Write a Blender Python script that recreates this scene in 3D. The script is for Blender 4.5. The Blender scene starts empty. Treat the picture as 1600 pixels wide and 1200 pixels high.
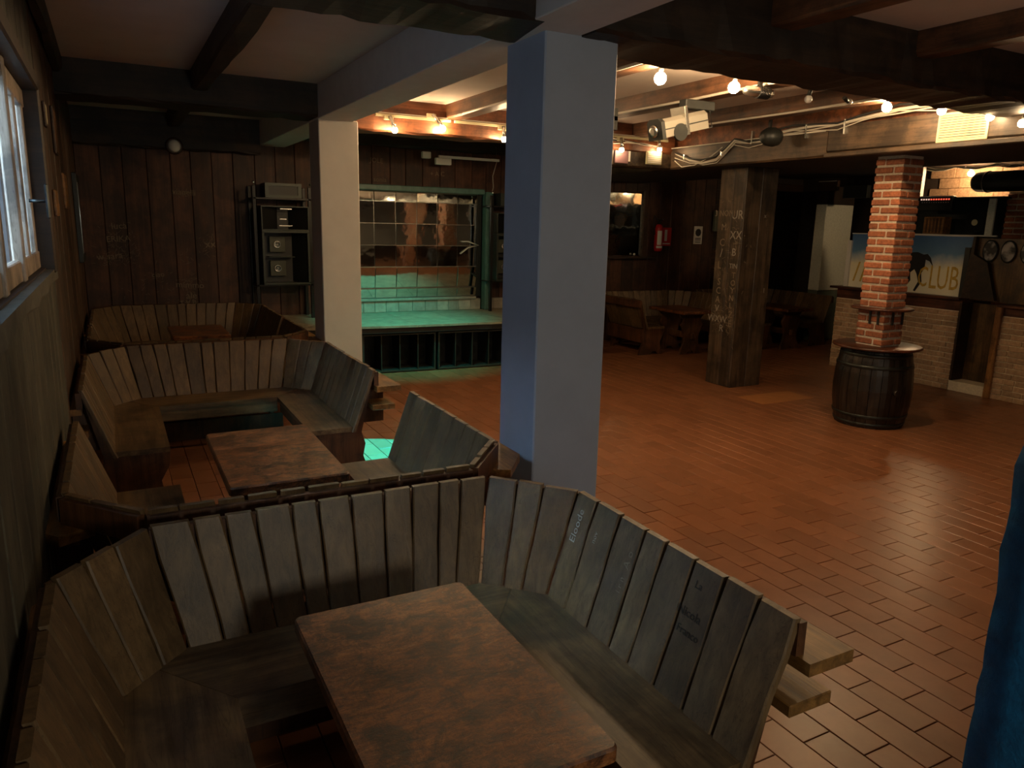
import bpy, math, random
from mathutils import Matrix, Vector
R = random.Random(7)
scene = bpy.context.scene
COL = scene.collection
PI = math.pi

# ------------------------------------------------------------------ camera
cam_d = bpy.data.cameras.new('camera'); cam = bpy.data.objects.new('camera', cam_d); COL.objects.link(cam)
cam_d.lens = 36 * 1165 / 1600; cam_d.sensor_width = 36; cam_d.clip_start = 0.05
right = Vector((0.8838, -0.4673, 0.0233)).normalized()
fwd = Vector((0.4614, 0.8620, -0.2098)).normalized()
up = right.cross(fwd).normalized(); right = fwd.cross(up).normalized()
cam.matrix_world = Matrix(((right.x, up.x, -fwd.x, 0), (right.y, up.y, -fwd.y, 0), (right.z, up.z, -fwd.z, 2.1), (0, 0, 0, 1)))
scene.camera = cam
scene.view_settings.view_transform = 'Standard'; scene.view_settings.look = 'None'
scene.view_settings.exposure = 0.3; scene.view_settings.gamma = 1.0
scene.view_settings.use_curve_mapping = False
scene.cycles.sample_clamp_indirect = 10.0

# ------------------------------------------------------------------ world + large lights
w = bpy.data.worlds.new('world'); scene.world = w; w.use_nodes = True
w.node_tree.nodes['Background'].inputs[0].default_value = (0.55, 0.75, 1.0, 1)
w.node_tree.nodes['Background'].inputs[1].default_value = 0.25
LK = dict(window=520, stair=26, hall=4, green_stage=330, green_floor=5500, bulb=540)

def lamp(name, kind, loc, aim, energy, color, size=1, size_y=None, spot=None, blend=0.2):
    d = bpy.data.lights.new(name, kind); d.energy = energy; d.color = color
    if kind == 'AREA':
        d.size = size
        if size_y: d.shape = 'RECTANGLE'; d.size_y = size_y
    else: d.shadow_soft_size = size
    if kind == 'SPOT': d.spot_size = math.radians(spot); d.spot_blend = blend
    o = bpy.data.objects.new(name, d); COL.objects.link(o); o.location = loc
    o.rotation_euler = (Vector(aim) - Vector(loc)).to_track_quat('-Z', 'Y').to_euler()
    return o
lamp('window_daylight', 'AREA', (-1.9, 3.45, 3.75), (2.1, 3.9, 0.9), LK['window'], (0.46, 0.72, 1.0), 0.9, 0.7)
lamp('stair_daylight', 'AREA', (1.15, -2.0, 1.95), (1.4, 3.0, 0.9), LK['stair'], (1.0, 0.97, 0.80), 0.5, 0.6)
lamp('hall_area_light', 'AREA', (4.2, 1.2, 3.0), (5.0, 4.0, 0.0), LK['hall'], (1.0, 0.72, 0.45), 1.2, 1.2)  # unseen soft warm area light over the near hall, no fixture
lamp('stage_green_light', 'SPOT', (3.35, 9.02, 3.25), (3.75, 10.3, 0.75), LK['green_stage'], (0.0, 1.0, 0.82), 0.03, spot=58, blend=0.9)
lamp('projector_green_light', 'SPOT', (4.20, 5.72, 2.93), (1.95, 6.35, 0.0), LK['green_floor'], (0.0, 0.75, 1.0), 0.012, spot=17, blend=0.08)

# ------------------------------------------------------------------ materials
def new_mat(name):
    m = bpy.data.materials.new(name); m.use_nodes = True
    nt = m.node_tree; b = nt.nodes['Principled BSDF']
    return m, nt, b
def N(nt, t, **kw):
    n = nt.nodes.new('ShaderNode' + t)
    for k, v in kw.items(): setattr(n, k, v)
    return n
def L(nt, a, b): nt.links.new(a, b)
def ramp(nt, stops):
    r = N(nt, 'ValToRGB'); e = r.color_ramp.elements
    while len(e) < len(stops): e.new(0.5)
    for i, (p, c) in enumerate(stops):
        e[i].position = p; e[i].color = (*c, 1)
    return r
def mixc(nt, mode, fac, a, b):
    m = N(nt, 'Mix', data_type='RGBA', blend_type=mode)
    for s, v in ((m.inputs[0], fac), (m.inputs[6], a), (m.inputs[7], b)):
        if hasattr(v, 'is_output'): L(nt, v, s)
        elif isinstance(v, (int, float)): s.default_value = v
        else: s.default_value = (*v, 1)
    return m.outputs[2]
def coords(nt, scale=(1, 1, 1), rnd=True):
    tc = N(nt, 'TexCoord'); mp = N(nt, 'Mapping'); mp.inputs['Scale'].default_value = scale
    L(nt, tc.outputs['Object'], mp.inputs[0])
    out = mp.outputs[0]
    oi = N(nt, 'ObjectInfo')
    if rnd:
        mm = N(nt, 'Math', operation='MULTIPLY'); L(nt, oi.outputs['Random'], mm.inputs[0]); mm.inputs[1].default_value = 37.0
        vm = N(nt, 'VectorMath', operation='ADD'); L(nt, out, vm.inputs[0]); L(nt, mm.outputs[0], vm.inputs[1])
        out = vm.outputs[0]
    return tc, out, oi
def noise(nt, vec, scale, detail=5, rough=0.6, dist=0.0):
    n = N(nt, 'TexNoise'); L(nt, vec, n.inputs['Vector']); n.inputs['Scale'].default_value = scale
    n.inputs['Detail'].default_value = detail; n.inputs['Roughness'].default_value = rough; n.inputs['Distortion'].default_value = dist
    return n.outputs['Fac']
def bump(nt, b, h, strength=0.3, dist=0.01):
    n = N(nt, 'Bump'); n.inputs['Strength'].default_value = strength; n.inputs['Distance'].default_value = dist
    L(nt, h, n.inputs['Height']); L(nt, n.outputs[0], b.inputs['Normal'])
def vary(nt, oi, col, lo, hi):
    mr = N(nt, 'MapRange'); L(nt, oi.outputs['Random'], mr.inputs[0]); mr.inputs[3].default_value = lo; mr.inputs[4].default_value = hi
    vm = N(nt, 'VectorMath', operation='SCALE'); L(nt, col, vm.inputs[0]); L(nt, mr.outputs[0], vm.inputs['Scale'])
    return vm.outputs[0]

def wood(name, dark, light, axis='Z', rough=0.5, var=(0.75, 1.2), grain=1.0, stain=0.35, bmp=0.25, coat=0.0, scratch=0.0, stainc=None):
    m, nt, b = new_mat(name)
    s = [14.0, 14.0, 14.0]; s['XYZ'.index(axis)] = 0.9
    tc, v, oi = coords(nt, tuple(x * grain for x in s))
    g = noise(nt, v, 1.6, 7, 0.65, 0.6)
    r = ramp(nt, [(0.34, dark), (0.64, light)]); L(nt, g, r.inputs[0])
    _, v2, _ = coords(nt, (1, 1, 1))
    st = noise(nt, v2, 3.2, 5, 0.65, 0.3)
    sr = ramp(nt, [(0.40, (stain, stain, stain)), (0.58, (1.15, 1.12, 1.05))]); L(nt, st, sr.inputs[0])
    c = mixc(nt, 'MULTIPLY', 0.8, r.outputs[0], sr.outputs[0])
    s5 = [26.0, 26.0, 26.0]; s5['XYZ'.index(axis)] = 1.6
    _, v5, _ = coords(nt, tuple(s5)); n5 = noise(nt, v5, 1.0, 3, 0.7, 1.0)
    r5 = ramp(nt, [(0.49, (1, 1, 1)), (0.502, (0.45, 0.42, 0.4)), (0.514, (1, 1, 1))]); L(nt, n5, r5.inputs[0])
    c = mixc(nt, 'MULTIPLY', 0.8, c, r5.outputs[0])
    if scratch:
        s2 = [40.0, 40.0, 40.0]; s2['XYZ'.index(axis)] = 5.0
        _, v3, _ = coords(nt, tuple(s2))
        sc = noise(nt, v3, 1.0, 3, 0.8, 1.5)
        sr2 = ramp(nt, [(0.60, (1, 1, 1)), (0.70, (0.22, 0.2, 0.18))]); L(nt, sc, sr2.inputs[0])
        c = mixc(nt, 'MULTIPLY', scratch, c, sr2.outputs[0])
        sr3 = ramp(nt, [(0.26, (0.25, 0.2, 0.14)), (0.33, (0, 0, 0))]); L(nt, sc, sr3.inputs[0])
        c = mixc(nt, 'ADD', scratch * 0.5, c, sr3.outputs[0])
    c = vary(nt, oi, c, *var)
    L(nt, c, b.inputs['Base Color']); b.inputs['Roughness'].default_value = rough
    if coat: b.inputs['Coat Weight'].default_value = coat; b.inputs['Coat Roughness'].default_value = 0.25
    bump(nt, b, g, bmp, 0.006)
    return m
def plain(name, col, rough=0.5, metal=0.0, nscale=0, namt=0.3, bmp=0.0, var=None, emis=None, spec=None):
    m, nt, b = new_mat(name)
    b.inputs['Base Color'].default_value = (*col, 1); b.inputs['Roughness'].default_value = rough; b.inputs['Metallic'].default_value = metal
    if spec is not None: b.inputs['Specular IOR Level'].default_value = spec
    if nscale:
        tc, v, oi = coords(nt, (1, 1, 1))
        n = noise(nt, v, nscale, 6, 0.65)
        lo = tuple(x * (1 - namt) for x in col); hi = tuple(min(1, x * (1 + namt)) for x in col)
        r = ramp(nt, [(0.3, lo), (0.7, hi)]); L(nt, n, r.inputs[0])
        c = r.outputs[0]
        if var: c = vary(nt, oi, c, *var)
        L(nt, c, b.inputs['Base Color'])
        if bmp: bump(nt, b, n, bmp, 0.01)
    if emis:
        b.inputs['Emission Color'].default_value = (*emis[0], 1); b.inputs['Emission Strength'].default_value = emis[1]
    return m

M = {}
M['board'] = wood('booth_board_oak', (0.095, 0.055, 0.024), (0.175, 0.105, 0.047), 'Z', 0.5, (0.72, 1.15), 1.2, 0.75)
M['seat'] = wood('booth_seat_oak', (0.085, 0.048, 0.022), (0.20, 0.125, 0.058), 'X', 0.42, (0.85, 1.1), 1.0, 0.45)
M['panel_x'] = wood('booth_panel_oak', (0.06, 0.022, 0.008), (0.14, 0.055, 0.02), 'Z', 0.5, (0.8, 1.1))
M['rail'] = wood('booth_rail_oak', (0.15, 0.068, 0.018), (0.42, 0.20, 0.055), 'Y', 0.42, (0.85, 1.1), 1, 0.5)  # oak pushed to orange, warm hall light on the ledges put into the colour
def table_mat():
    m, nt, b = new_mat('worn_table_top')
    _, v, oi = coords(nt, (7.0, 17, 17)); g = noise(nt, v, 1.9, 10, 0.8, 0.5)
    r = ramp(nt, [(0.34, (0.03, 0.012, 0.006)), (0.44, (0.18, 0.060, 0.018)), (0.55, (0.34, 0.118, 0.030)), (0.68, (0.46, 0.20, 0.065))]); L(nt, g, r.inputs[0])
    _, v2, _ = coords(nt, (1, 1, 1)); st = noise(nt, v2, 6.5, 8, 0.8, 0.5)
    sr = ramp(nt, [(0.41, (0.07, 0.06, 0.055)), (0.52, (0.72, 0.68, 0.66)), (0.66, (1.1, 1.05, 1.0))]); L(nt, st, sr.inputs[0])
    c = mixc(nt, 'MULTIPLY', 0.9, r.outputs[0], sr.outputs[0])
    for sc, k in (((5, 46, 40), 1.5), ((46, 7, 40), 1.2)):
        _, v3, _ = coords(nt, sc); n3 = noise(nt, v3, 1.0, 4, 0.75, 2.0)
        r3 = ramp(nt, [(0.484, (1, 1, 1)), (0.502, (0.10, 0.08, 0.07)), (0.520, (1, 1, 1))]); L(nt, n3, r3.inputs[0])
        c = mixc(nt, 'MULTIPLY', 0.85, c, r3.outputs[0])
    _, v4, _ = coords(nt, (16, 60, 50)); n4 = noise(nt, v4, 1.0, 2, 0.6, 3.0)
    r4 = ramp(nt, [(0.70, (0, 0, 0)), (0.74, (0.22, 0.19, 0.13))]); L(nt, n4, r4.inputs[0])
    c = mixc(nt, 'ADD', 0.8, c, r4.outputs[0])
    L(nt, c, b.inputs['Base Color'])
    mr = N(nt, 'MapRange'); L(nt, st, mr.inputs[0]); mr.inputs[3].default_value = 0.30; mr.inputs[4].default_value = 0.55; L(nt, mr.outputs[0], b.inputs['Roughness'])
    b.inputs['Coat Weight'].default_value = 0.4; b.inputs['Coat Roughness'].default_value = 0.22
    bump(nt, b, g, 0.5, 0.006)
    return m
M['table'] = table_mat()
M['table_leg'] = wood('table_leg_wood', (0.06, 0.025, 0.01), (0.17, 0.075, 0.03), 'Z', 0.45)
M['wallboard'] = wood('wall_board_brown', (0.05, 0.019, 0.010), (0.10, 0.040, 0.021), 'Z', 0.6, (0.65, 1.2), 0.8, 0.45)
M['wallboard_near'] = wood('worn_grey_green_board', (0.055, 0.048, 0.032), (0.12, 0.105, 0.072), 'Z', 0.6, (0.85, 1.1), 0.6, 0.5)
M['wallboard_left'] = wood('left_wall_board', (0.05, 0.024, 0.012), (0.12, 0.062, 0.03), 'Z', 0.5, (0.8, 1.1), 0.8, 0.4)
M['plank_dark'] = wood('dark_horizontal_plank', (0.022, 0.009, 0.004), (0.06, 0.025, 0.01), 'X', 0.5, (0.7, 1.2), 0.8)
M['beam_y'] = wood('hewn_beam_dark_y', (0.018, 0.009, 0.005), (0.07, 0.034, 0.018), 'Y', 0.6, (0.8, 1.1), 0.5, 0.3, 0.6)
M['beam_x'] = wood('hewn_beam_dark_x', (0.010, 0.006, 0.004), (0.045, 0.024, 0.013), 'X', 0.6, (0.8, 1.1), 0.5, 0.3, 0.6)
M['beam_red'] = wood('red_stained_beam', (0.07, 0.022, 0.008), (0.22, 0.075, 0.028), 'X', 0.5, (0.9, 1.1), 0.5, 0.35, 0.5)
M['joist'] = wood('stained_joist', (0.05, 0.022, 0.01), (0.17, 0.075, 0.035), 'Y', 0.5, (0.9, 1.1), 0.6, 0.35, 0.5)
M['fascia'] = wood('weathered_fascia', (0.028, 0.018, 0.011), (0.115, 0.072, 0.042), 'Y', 0.5, (0.85, 1.1), 0.5, 0.3, 0.5)
M['post'] = wood('carved_wood_post', (0.035, 0.023, 0.014), (0.11, 0.073, 0.046), 'Z', 0.45, (0.85, 1.1), 0.8, 0.35, 0.5, 0, 0.4)
M['plaster'] = plain('white_plaster', (0.62, 0.58, 0.55), 0.75, nscale=6, namt=0.06, bmp=0.15)
M['ceiling'] = plain('ceiling_plaster', (0.60, 0.50, 0.44), 0.85, nscale=3, namt=0.06, bmp=0.1)
M['soffit'] = plain('dark_soffit', (0.03, 0.018, 0.012), 0.7, nscale=4)
M['pillar_warm'] = plain('white_pillar_warm_light', (0.66, 0.60, 0.52), 0.6, nscale=4, namt=0.05, bmp=0.12)  # white paint with the warm bulb light put into the colour
M['pillar'] = plain('white_pillar_cool_light', (0.37, 0.41, 0.50), 0.6, nscale=4, namt=0.05, bmp=0.12)  # same white paint with the bluish light put into the colour
M['blue'] = plain('blue_rough_paint', (0.008, 0.13, 0.30), 0.55, nscale=14, namt=0.35, bmp=0.9)
M['grout'] = plain('dark_grout', (0.06, 0.022, 0.011), 0.7, nscale=20)
M['brick'] = plain('orange_red_brick', (0.36, 0.12, 0.055), 0.75, nscale=30, namt=0.4, bmp=0.5, var=(0.65, 1.25))
M['mortar'] = plain('pale_mortar', (0.55, 0.47, 0.37), 0.85, nscale=40, namt=0.2, bmp=0.6)
M['brick_bar'] = plain('tan_bar_brick', (0.42, 0.27, 0.16), 0.7, nscale=22, namt=0.3, bmp=0.4, var=(0.75, 1.15))
M['mortar_bar'] = plain('cream_bar_mortar', (0.75, 0.64, 0.46), 0.8, nscale=40, namt=0.15)
M['stone'] = plain('tan_stone_cladding', (0.34, 0.2, 0.11), 0.75, nscale=25, namt=0.4, bmp=0.8, var=(0.8, 1.15))
M['barwood'] = wood('bar_dark_red_wood', (0.05, 0.016, 0.008), (0.12, 0.04, 0.02), 'Y', 0.35, (0.9, 1.1))
M['doorwood'] = wood('saloon_panel_wood', (0.07, 0.038, 0.012), (0.19, 0.105, 0.035), 'Z', 0.4, (0.85, 1.1), 0.7)
M['postorange'] = wood('orange_post_wood', (0.16, 0.07, 0.02), (0.34, 0.16, 0.05), 'Z', 0.4)
M['black'] = plain('black_paint', (0.012, 0.014, 0.013), 0.45, nscale=12)
M['black_metal'] = plain('black_metal', (0.02, 0.02, 0.02), 0.35, 0.6)
M['driver_plate'] = plain('dark_olive_plate', (0.05, 0.055, 0.035), 0.5)
M['trim_grey'] = plain('grey_green_edge_trim', (0.04, 0.048, 0.04), 0.4, 0.3)
M['silver'] = plain('silver_metal', (0.7, 0.7, 0.66), 0.25, 1.0)
M['iron'] = plain('forged_iron', (0.08, 0.09, 0.09), 0.4, 0.9, nscale=20)
M['hoop'] = plain('barrel_hoop', (0.05, 0.055, 0.05), 0.4, 0.8, nscale=20)
M['stave'] = wood('barrel_stave_wood', (0.008, 0.006, 0.005), (0.04, 0.03, 0.022), 'Z', 0.35, (0.6, 1.4), 1.0)
M['teal'] = plain('teal_painted_frame', (0.07, 0.16, 0.14), 0.4, nscale=8)
M['deck'] = plain('stage_deck_sheet', (0.26, 0.22, 0.15), 0.5, nscale=7, namt=0.35, bmp=0.2, var=(0.85, 1.1))
M['pale_panel'] = plain('pale_kick_panel', (0.33, 0.30, 0.24), 0.5, nscale=9, namt=0.25, var=(0.8, 1.15))
M['white'] = plain('white_plastic', (0.7, 0.68, 0.62), 0.4)
M['cream'] = plain('cream_plastic', (0.55, 0.49, 0.30), 0.45)
M['grey_body'] = plain('grey_fixture_body', (0.24, 0.225, 0.19), 0.45, 0.2)
M['red'] = plain('extinguisher_red', (0.45, 0.02, 0.02), 0.3)
M['paper'] = plain('white_paper', (0.65, 0.63, 0.58), 0.7)
M['ink'] = plain('black_ink', (0.015, 0.015, 0.015), 0.7)
M['chalk'] = plain('pale_scratch', (0.27, 0.24, 0.20), 0.8)
M['chalkdim'] = plain('faint_scratch', (0.20, 0.15, 0.10), 0.8)
M['darkpen'] = plain('dark_pen', (0.02, 0.015, 0.012), 0.8)
M['cable_w'] = plain('pale_cable', (0.55, 0.5, 0.42), 0.5)
M['cable_k'] = plain('black_cable', (0.02, 0.02, 0.02), 0.5)
M['texcol'] = plain('pale_textured_plaster', (0.70, 0.70, 0.60), 0.8, nscale=26, namt=0.12, bmp=1.0)
M['greendoor'] = plain('dull_green_panel', (0.13, 0.15, 0.11), 0.6, nscale=5)
M['bulb'] = plain('lit_bulb', (1, 0.9, 0.7), 0.4, emis=((1.0, 0.68, 0.36), LK['bulb']))
M['bulb_small'] = plain('small_lit_bulb', (1, 0.9, 0.7), 0.4, emis=((1.0, 0.68, 0.36), 100))
M['bulb_off'] = plain('unlit_bulb_glass', (0.75, 0.74, 0.7), 0.2)
M['led'] = plain('red_led', (0.8, 0.1, 0.05), 0.4, emis=((1.0, 0.12, 0.06), 1.0))
M['led_w'] = plain('pale_led', (0.8, 0.7, 0.6), 0.4, emis=((1.0, 0.6, 0.45), 0.7))
M['brass'] = plain('brass', (0.45, 0.3, 0.1), 0.35, 0.9)
M['sash'] = wood('window_sash_wood', (0.26, 0.2, 0.15), (0.45, 0.36, 0.29), 'Z', 0.6)
M['sill'] = plain('worn_stone_sill', (0.10, 0.088, 0.062), 0.7, nscale=8, namt=0.4, bmp=0.5)

def tile_mat():
    m, nt, b = new_mat('terracotta_tile')
    tc, v, oi = coords(nt, (1, 1, 1))
    n = noise(nt, v, 8, 5, 0.6)
    r = ramp(nt, [(0.3, (0.225, 0.088, 0.038)), (0.7, (0.285, 0.116, 0.053))]); L(nt, n, r.inputs[0])
    gi = N(nt, 'NewGeometry')
    ad = N(nt, 'Math', operation='ADD'); L(nt, oi.outputs['Random'], ad.inputs[0]); L(nt, gi.outputs['Random Per Island'], ad.inputs[1])
    fr = N(nt, 'Math', operation='FRACT'); L(nt, ad.outputs[0], fr.inputs[0])
    mr = N(nt, 'MapRange'); L(nt, fr.outputs[0], mr.inputs[0]); mr.inputs[3].default_value = 0.85; mr.inputs[4].default_value = 1.12
    vm = N(nt, 'VectorMath', operation='SCALE'); L(nt, r.outputs[0], vm.inputs[0]); L(nt, mr.outputs[0], vm.inputs['Scale'])
    L(nt, vm.outputs[0], b.inputs['Base Color'])
    mr2 = N(nt, 'MapRange'); L(nt, n, mr2.inputs[0]); mr2.inputs[3].default_value = 0.28; mr2.inputs[4].default_value = 0.36
    L(nt, mr2.outputs[0], b.inputs['Roughness'])
    return m
M['tile'] = tile_mat()
def mirror_mat():
    m, nt, b = new_mat('mirror_film')
    tc, v, oi = coords(nt, (1, 1, 1))
    n = noise(nt, v, 5.5, 2, 0.4)
    b.inputs['Base Color'].default_value = (0.62, 0.66, 0.62, 1); b.inputs['Metallic'].default_value = 1; b.inputs['Roughness'].default_value = 0.05
    bump(nt, b, n, 0.08, 0.02)
    return m
M['mirror'] = mirror_mat()
def glass_mat():
    m, nt, b = new_mat('window_glass')
    b.inputs['Transmission Weight'].default_value = 1; b.inputs['Roughness'].default_value = 0.0; b.inputs['IOR'].default_value = 1.02
    return m
M['glass'] = glass_mat()
def paint_mat():                                    # the painted bar panel: blue sky over pale sand
    m, nt, b = new_mat('painted_sky_and_sand')
    tc, v, oi = coords(nt, (1, 1, 1), False)
    sp = N(nt, 'SeparateXYZ'); L(nt, v, sp.inputs[0])
    n = noise(nt, v, 4, 5, 0.6)
    ad = N(nt, 'MapRange'); L(nt, n, ad.inputs[0]); ad.inputs[3].default_value = -0.10; ad.inputs[4].default_value = 0.10
    a2 = N(nt, 'Math', operation='ADD'); L(nt, sp.outputs['Z'], a2.inputs[0]); L(nt, ad.outputs[0], a2.inputs[1])
    r = ramp(nt, [(0.0, (0.85, 0.80, 0.60)), (0.36, (0.82, 0.76, 0.52)), (0.47, (0.40, 0.46, 0.50)), (0.56, (0.10, 0.22, 0.38)), (0.8, (0.05, 0.13, 0.30))])
    L(nt, a2.outputs[0], r.inputs[0]); L(nt, r.outputs[0], b.inputs['Base Color']); b.inputs['Roughness'].default_value = 0.5
    return m
M['painting'] = paint_mat()
def bw_mat():
    m, nt, b = new_mat('black_and_white_print')
    tc, v, oi = coords(nt, (1, 1, 1)); n = noise(nt, v, 9, 3, 0.5)
    r = ramp(nt, [(0.42, (0.02, 0.02, 0.02)), (0.60, (0.45, 0.43, 0.4))]); L(nt, n, r.inputs[0]); L(nt, r.outputs[0], b.inputs['Base Color'])
    return m
M['bw'] = bw_mat()

# ------------------------------------------------------------------ mesh builder
class MB:
    def __init__(s): s.v = []; s.f = []; s.sm = []
    def add(s, v, f, smooth=False):
        o = len(s.v); s.v += [tuple(p) for p in v]; s.f += [tuple(i + o for i in q) for q in f]; s.sm += [smooth] * len(f); return s
    def box(s, x0, x1, y0, y1, z0, z1, c=0.0):
        if c <= 0:
            v = [(x, y, z) for z in (z0, z1) for y in (y0, y1) for x in (x0, x1)]
            return s.add(v, [(0, 2, 3, 1), (4, 5, 7, 6), (0, 1, 5, 4), (2, 6, 7, 3), (0, 4, 6, 2), (1, 3, 7, 5)])
        c = min(c, (x1 - x0) / 2.01, (y1 - y0) / 2.01, (z1 - z0) / 2.01)
        v = []; idx = {}
        X = (x0, x1); Y = (y0, y1); Z = (z0, z1)
        for i in (0, 1):
            for j in (0, 1):
                for k in (0, 1):
                    sx, sy, sz = (c if i == 0 else -c), (c if j == 0 else -c), (c if k == 0 else -c)
                    for a in range(3):
                        p = [X[i] + sx, Y[j] + sy, Z[k] + sz]; p[a] = (X[i], Y[j], Z[k])[a]
                        idx[i, j, k, a] = len(v); v.append(tuple(p))
        f = []
        for a in range(3):
            b, d = [q for q in range(3) if q != a]
            for e in (0, 1):
                q = []
                for (bb, dd) in ((0, 0), (1, 0), (1, 1), (0, 1)):
                    k = [0, 0, 0]; k[a] = e; k[b] = bb; k[d] = dd; q.append(idx[(*k, a)])
                f.append(tuple(q))
            for bb in (0, 1):
                for dd in (0, 1):
                    k0 = [0, 0, 0]; k1 = [0, 0, 0]; k0[a] = 0; k1[a] = 1
                    for k in (k0, k1): k[b] = bb; k[d] = dd
                    f.append((idx[(*k0, b)], idx[(*k1, b)], idx[(*k1, d)], idx[(*k0, d)]))
        for i in (0, 1):
            for j in (0, 1):
                for k in (0, 1): f.append((idx[i, j, k, 0], idx[i, j, k, 1], idx[i, j, k, 2]))
        return s.add(v, f)
    def prism(s, poly, axis, a, b):                 # poly of 2-D points, extruded along axis
        def P(p, t):
            return {'X': (t, p[0], p[1]), 'Y': (p[0], t, p[1]), 'Z': (p[0], p[1], t)}[axis]
        n = len(poly); v = [P(p, a) for p in poly] + [P(p, b) for p in poly]
        f = [tuple(range(n))[::-1], tuple(range(n, 2 * n))] + [(i, (i + 1) % n, n + (i + 1) % n, n + i) for i in range(n)]
        return s.add(v, f)
    def lathe(s, prof, n=20, cx=0, cy=0, axis='Z', smooth=True, a0=0, a1=2 * PI):
        full = abs(a1 - a0 - 2 * PI) < 1e-6; m = n if full else n + 1; v = []
        for (r, z) in prof:
            for i in range(m):
                t = a0 + (a1 - a0) * i / n
                p = (cx + r * math.cos(t), cy + r * math.sin(t), z)
                if axis == 'Y': p = (cx + r * math.cos(t), z, cy + r * math.sin(t))
                if axis == 'X': p = (z, cx + r * math.cos(t), cy + r * math.sin(t))
                v.append(p)
        f = []
        for k in range(len(prof) - 1):
            for i in range(n):
                j = (i + 1) % m; f.append((k * m + i, k * m + j, (k + 1) * m + j, (k + 1) * m + i))
        if full:
            f2 = [tuple(range(m))[::-1], tuple((len(prof) - 1) * m + i for i in range(m))]
            s.add(v, f, smooth); o = len(s.v) - len(v)
            s.f += [tuple(i + o for i in q) for q in f2]; s.sm += [False, False]; return s
        return s.add(v, f, smooth)
    def cyl(s, p0, p1, r0, r1=None, n=12):
        r1 = r0 if r1 is None else r1
        p0 = Vector(p0); p1 = Vector(p1); d = (p1 - p0).normalized()
        u = d.orthogonal().normalized(); w_ = d.cross(u); v = []
        for p, r in ((p0, r0), (p1, r1)):
            v += [p + u * r * math.cos(2 * PI * i / n) + w_ * r * math.sin(2 * PI * i / n) for i in range(n)]
        s.add(v, [(i, (i + 1) % n, n + (i + 1) % n, n + i) for i in range(n)], True)
        o = len(s.v) - 2 * n; s.f += [tuple(o + i for i in range(n))[::-1], tuple(o + n + i for i in range(n))]; s.sm += [False, False]
        return s
    def tube(s, pts, r, n=6):
        pts = [Vector(p) for p in pts]; v = []
        for k, p in enumerate(pts):
            d = (pts[min(k + 1, len(pts) - 1)] - pts[max(k - 1, 0)]).normalized()
            u = d.cross(Vector((0.13, 0.21, 0.97))).normalized(); w_ = d.cross(u)
            v += [p + u * r * math.cos(2 * PI * i / n) + w_ * r * math.sin(2 * PI * i / n) for i in range(n)]
        f = [(k * n + i, k * n + (i + 1) % n, (k + 1) * n + (i + 1) % n, (k + 1) * n + i) for k in range(len(pts) - 1) for i in range(n)]
        f += [tuple(range(n))[::-1], tuple((len(pts) - 1) * n + i for i in range(n))]
        return s.add(v, f, True)
    def sphere(s, c, r, n=12, sz=1.0):
        prof = [(r * math.sin(PI * k / 8), c[2] - r * sz * math.cos(PI * k / 8)) for k in range(1, 8)]
        return s.lathe(prof, n, c[0], c[1])
    def build(s, name, mat, parent=None, **tags):
        me = bpy.data.meshes.new(name); me.from_pydata(s.v, [], s.f); me.update()
        me.polygons.foreach_set('use_smooth', s.sm)
        me.materials.append(M[mat])
        o = bpy.data.objects.new(name, me); COL.objects.link(o)
        if parent: o.parent = parent
        for k, v in tags.items(): o[k] = v
        return o
    def mesh(s, name, mat):
        me = bpy.data.meshes.new(name); me.from_pydata(s.v, [], s.f); me.update(); me.materials.append(M[mat]); return me
def inst(name, me, loc, parent, rz=0, **tags):
    o = bpy.data.objects.new(name, me); COL.objects.link(o); o.location = loc; o.rotation_euler[2] = rz; o.parent = parent
    for k, v in tags.items(): o[k] = v
    return o
def thing(name, label, cat, loc=(0, 0, 0), rz=0, group=None):
    o = bpy.data.objects.new(name, None); COL.objects.link(o); o.empty_display_size = 0.1
    o.location = loc; o.rotation_euler[2] = rz; o['label'] = label; o['category'] = cat
    if group: o['group'] = group
    return o
def struct(name, label=None):
    o = bpy.data.objects.new(name, None); COL.objects.link(o); o['kind'] = 'structure'
    if label: o['label'] = label
    return o
def rough_beam(x0, x1, y0, y1, z0, z1, axis, amp=0.012, seg=14):
    mb = MB(); a0, a1 = (x0, x1) if axis == 'X' else (y0, y1)
    v = []; ring = 8
    for k in range(seg + 1):
        t = a0 + (a1 - a0) * k / seg
        if axis == 'X': u0, u1 = y0, y1
        else: u0, u1 = x0, x1
        c = 0.02
        pr = [(u0 + c, z0), (u1 - c, z0), (u1, z0 + c), (u1, z1), ((u0 + u1) / 2 + .01, z1), ((u0 + u1) / 2 - .01, z1), (u0, z1), (u0, z0 + c)]
        for i, (u, z) in enumerate(pr):
            du = R.uniform(-amp, amp) if i in (1, 2, 0, 7) else 0; dz = R.uniform(-amp, amp) if i in (0, 1, 2, 7) else 0
            v.append((t, u + du, z + dz) if axis == 'X' else (u + du, t, z + dz))
    f = [(k * ring + i, k * ring + (i + 1) % ring, (k + 1) * ring + (i + 1) % ring, (k + 1) * ring + i) for k in range(seg) for i in range(ring)]
    f += [tuple(range(ring)), tuple(seg * ring + i for i in range(ring))[::-1]]
    return mb.add(v, f)
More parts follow.
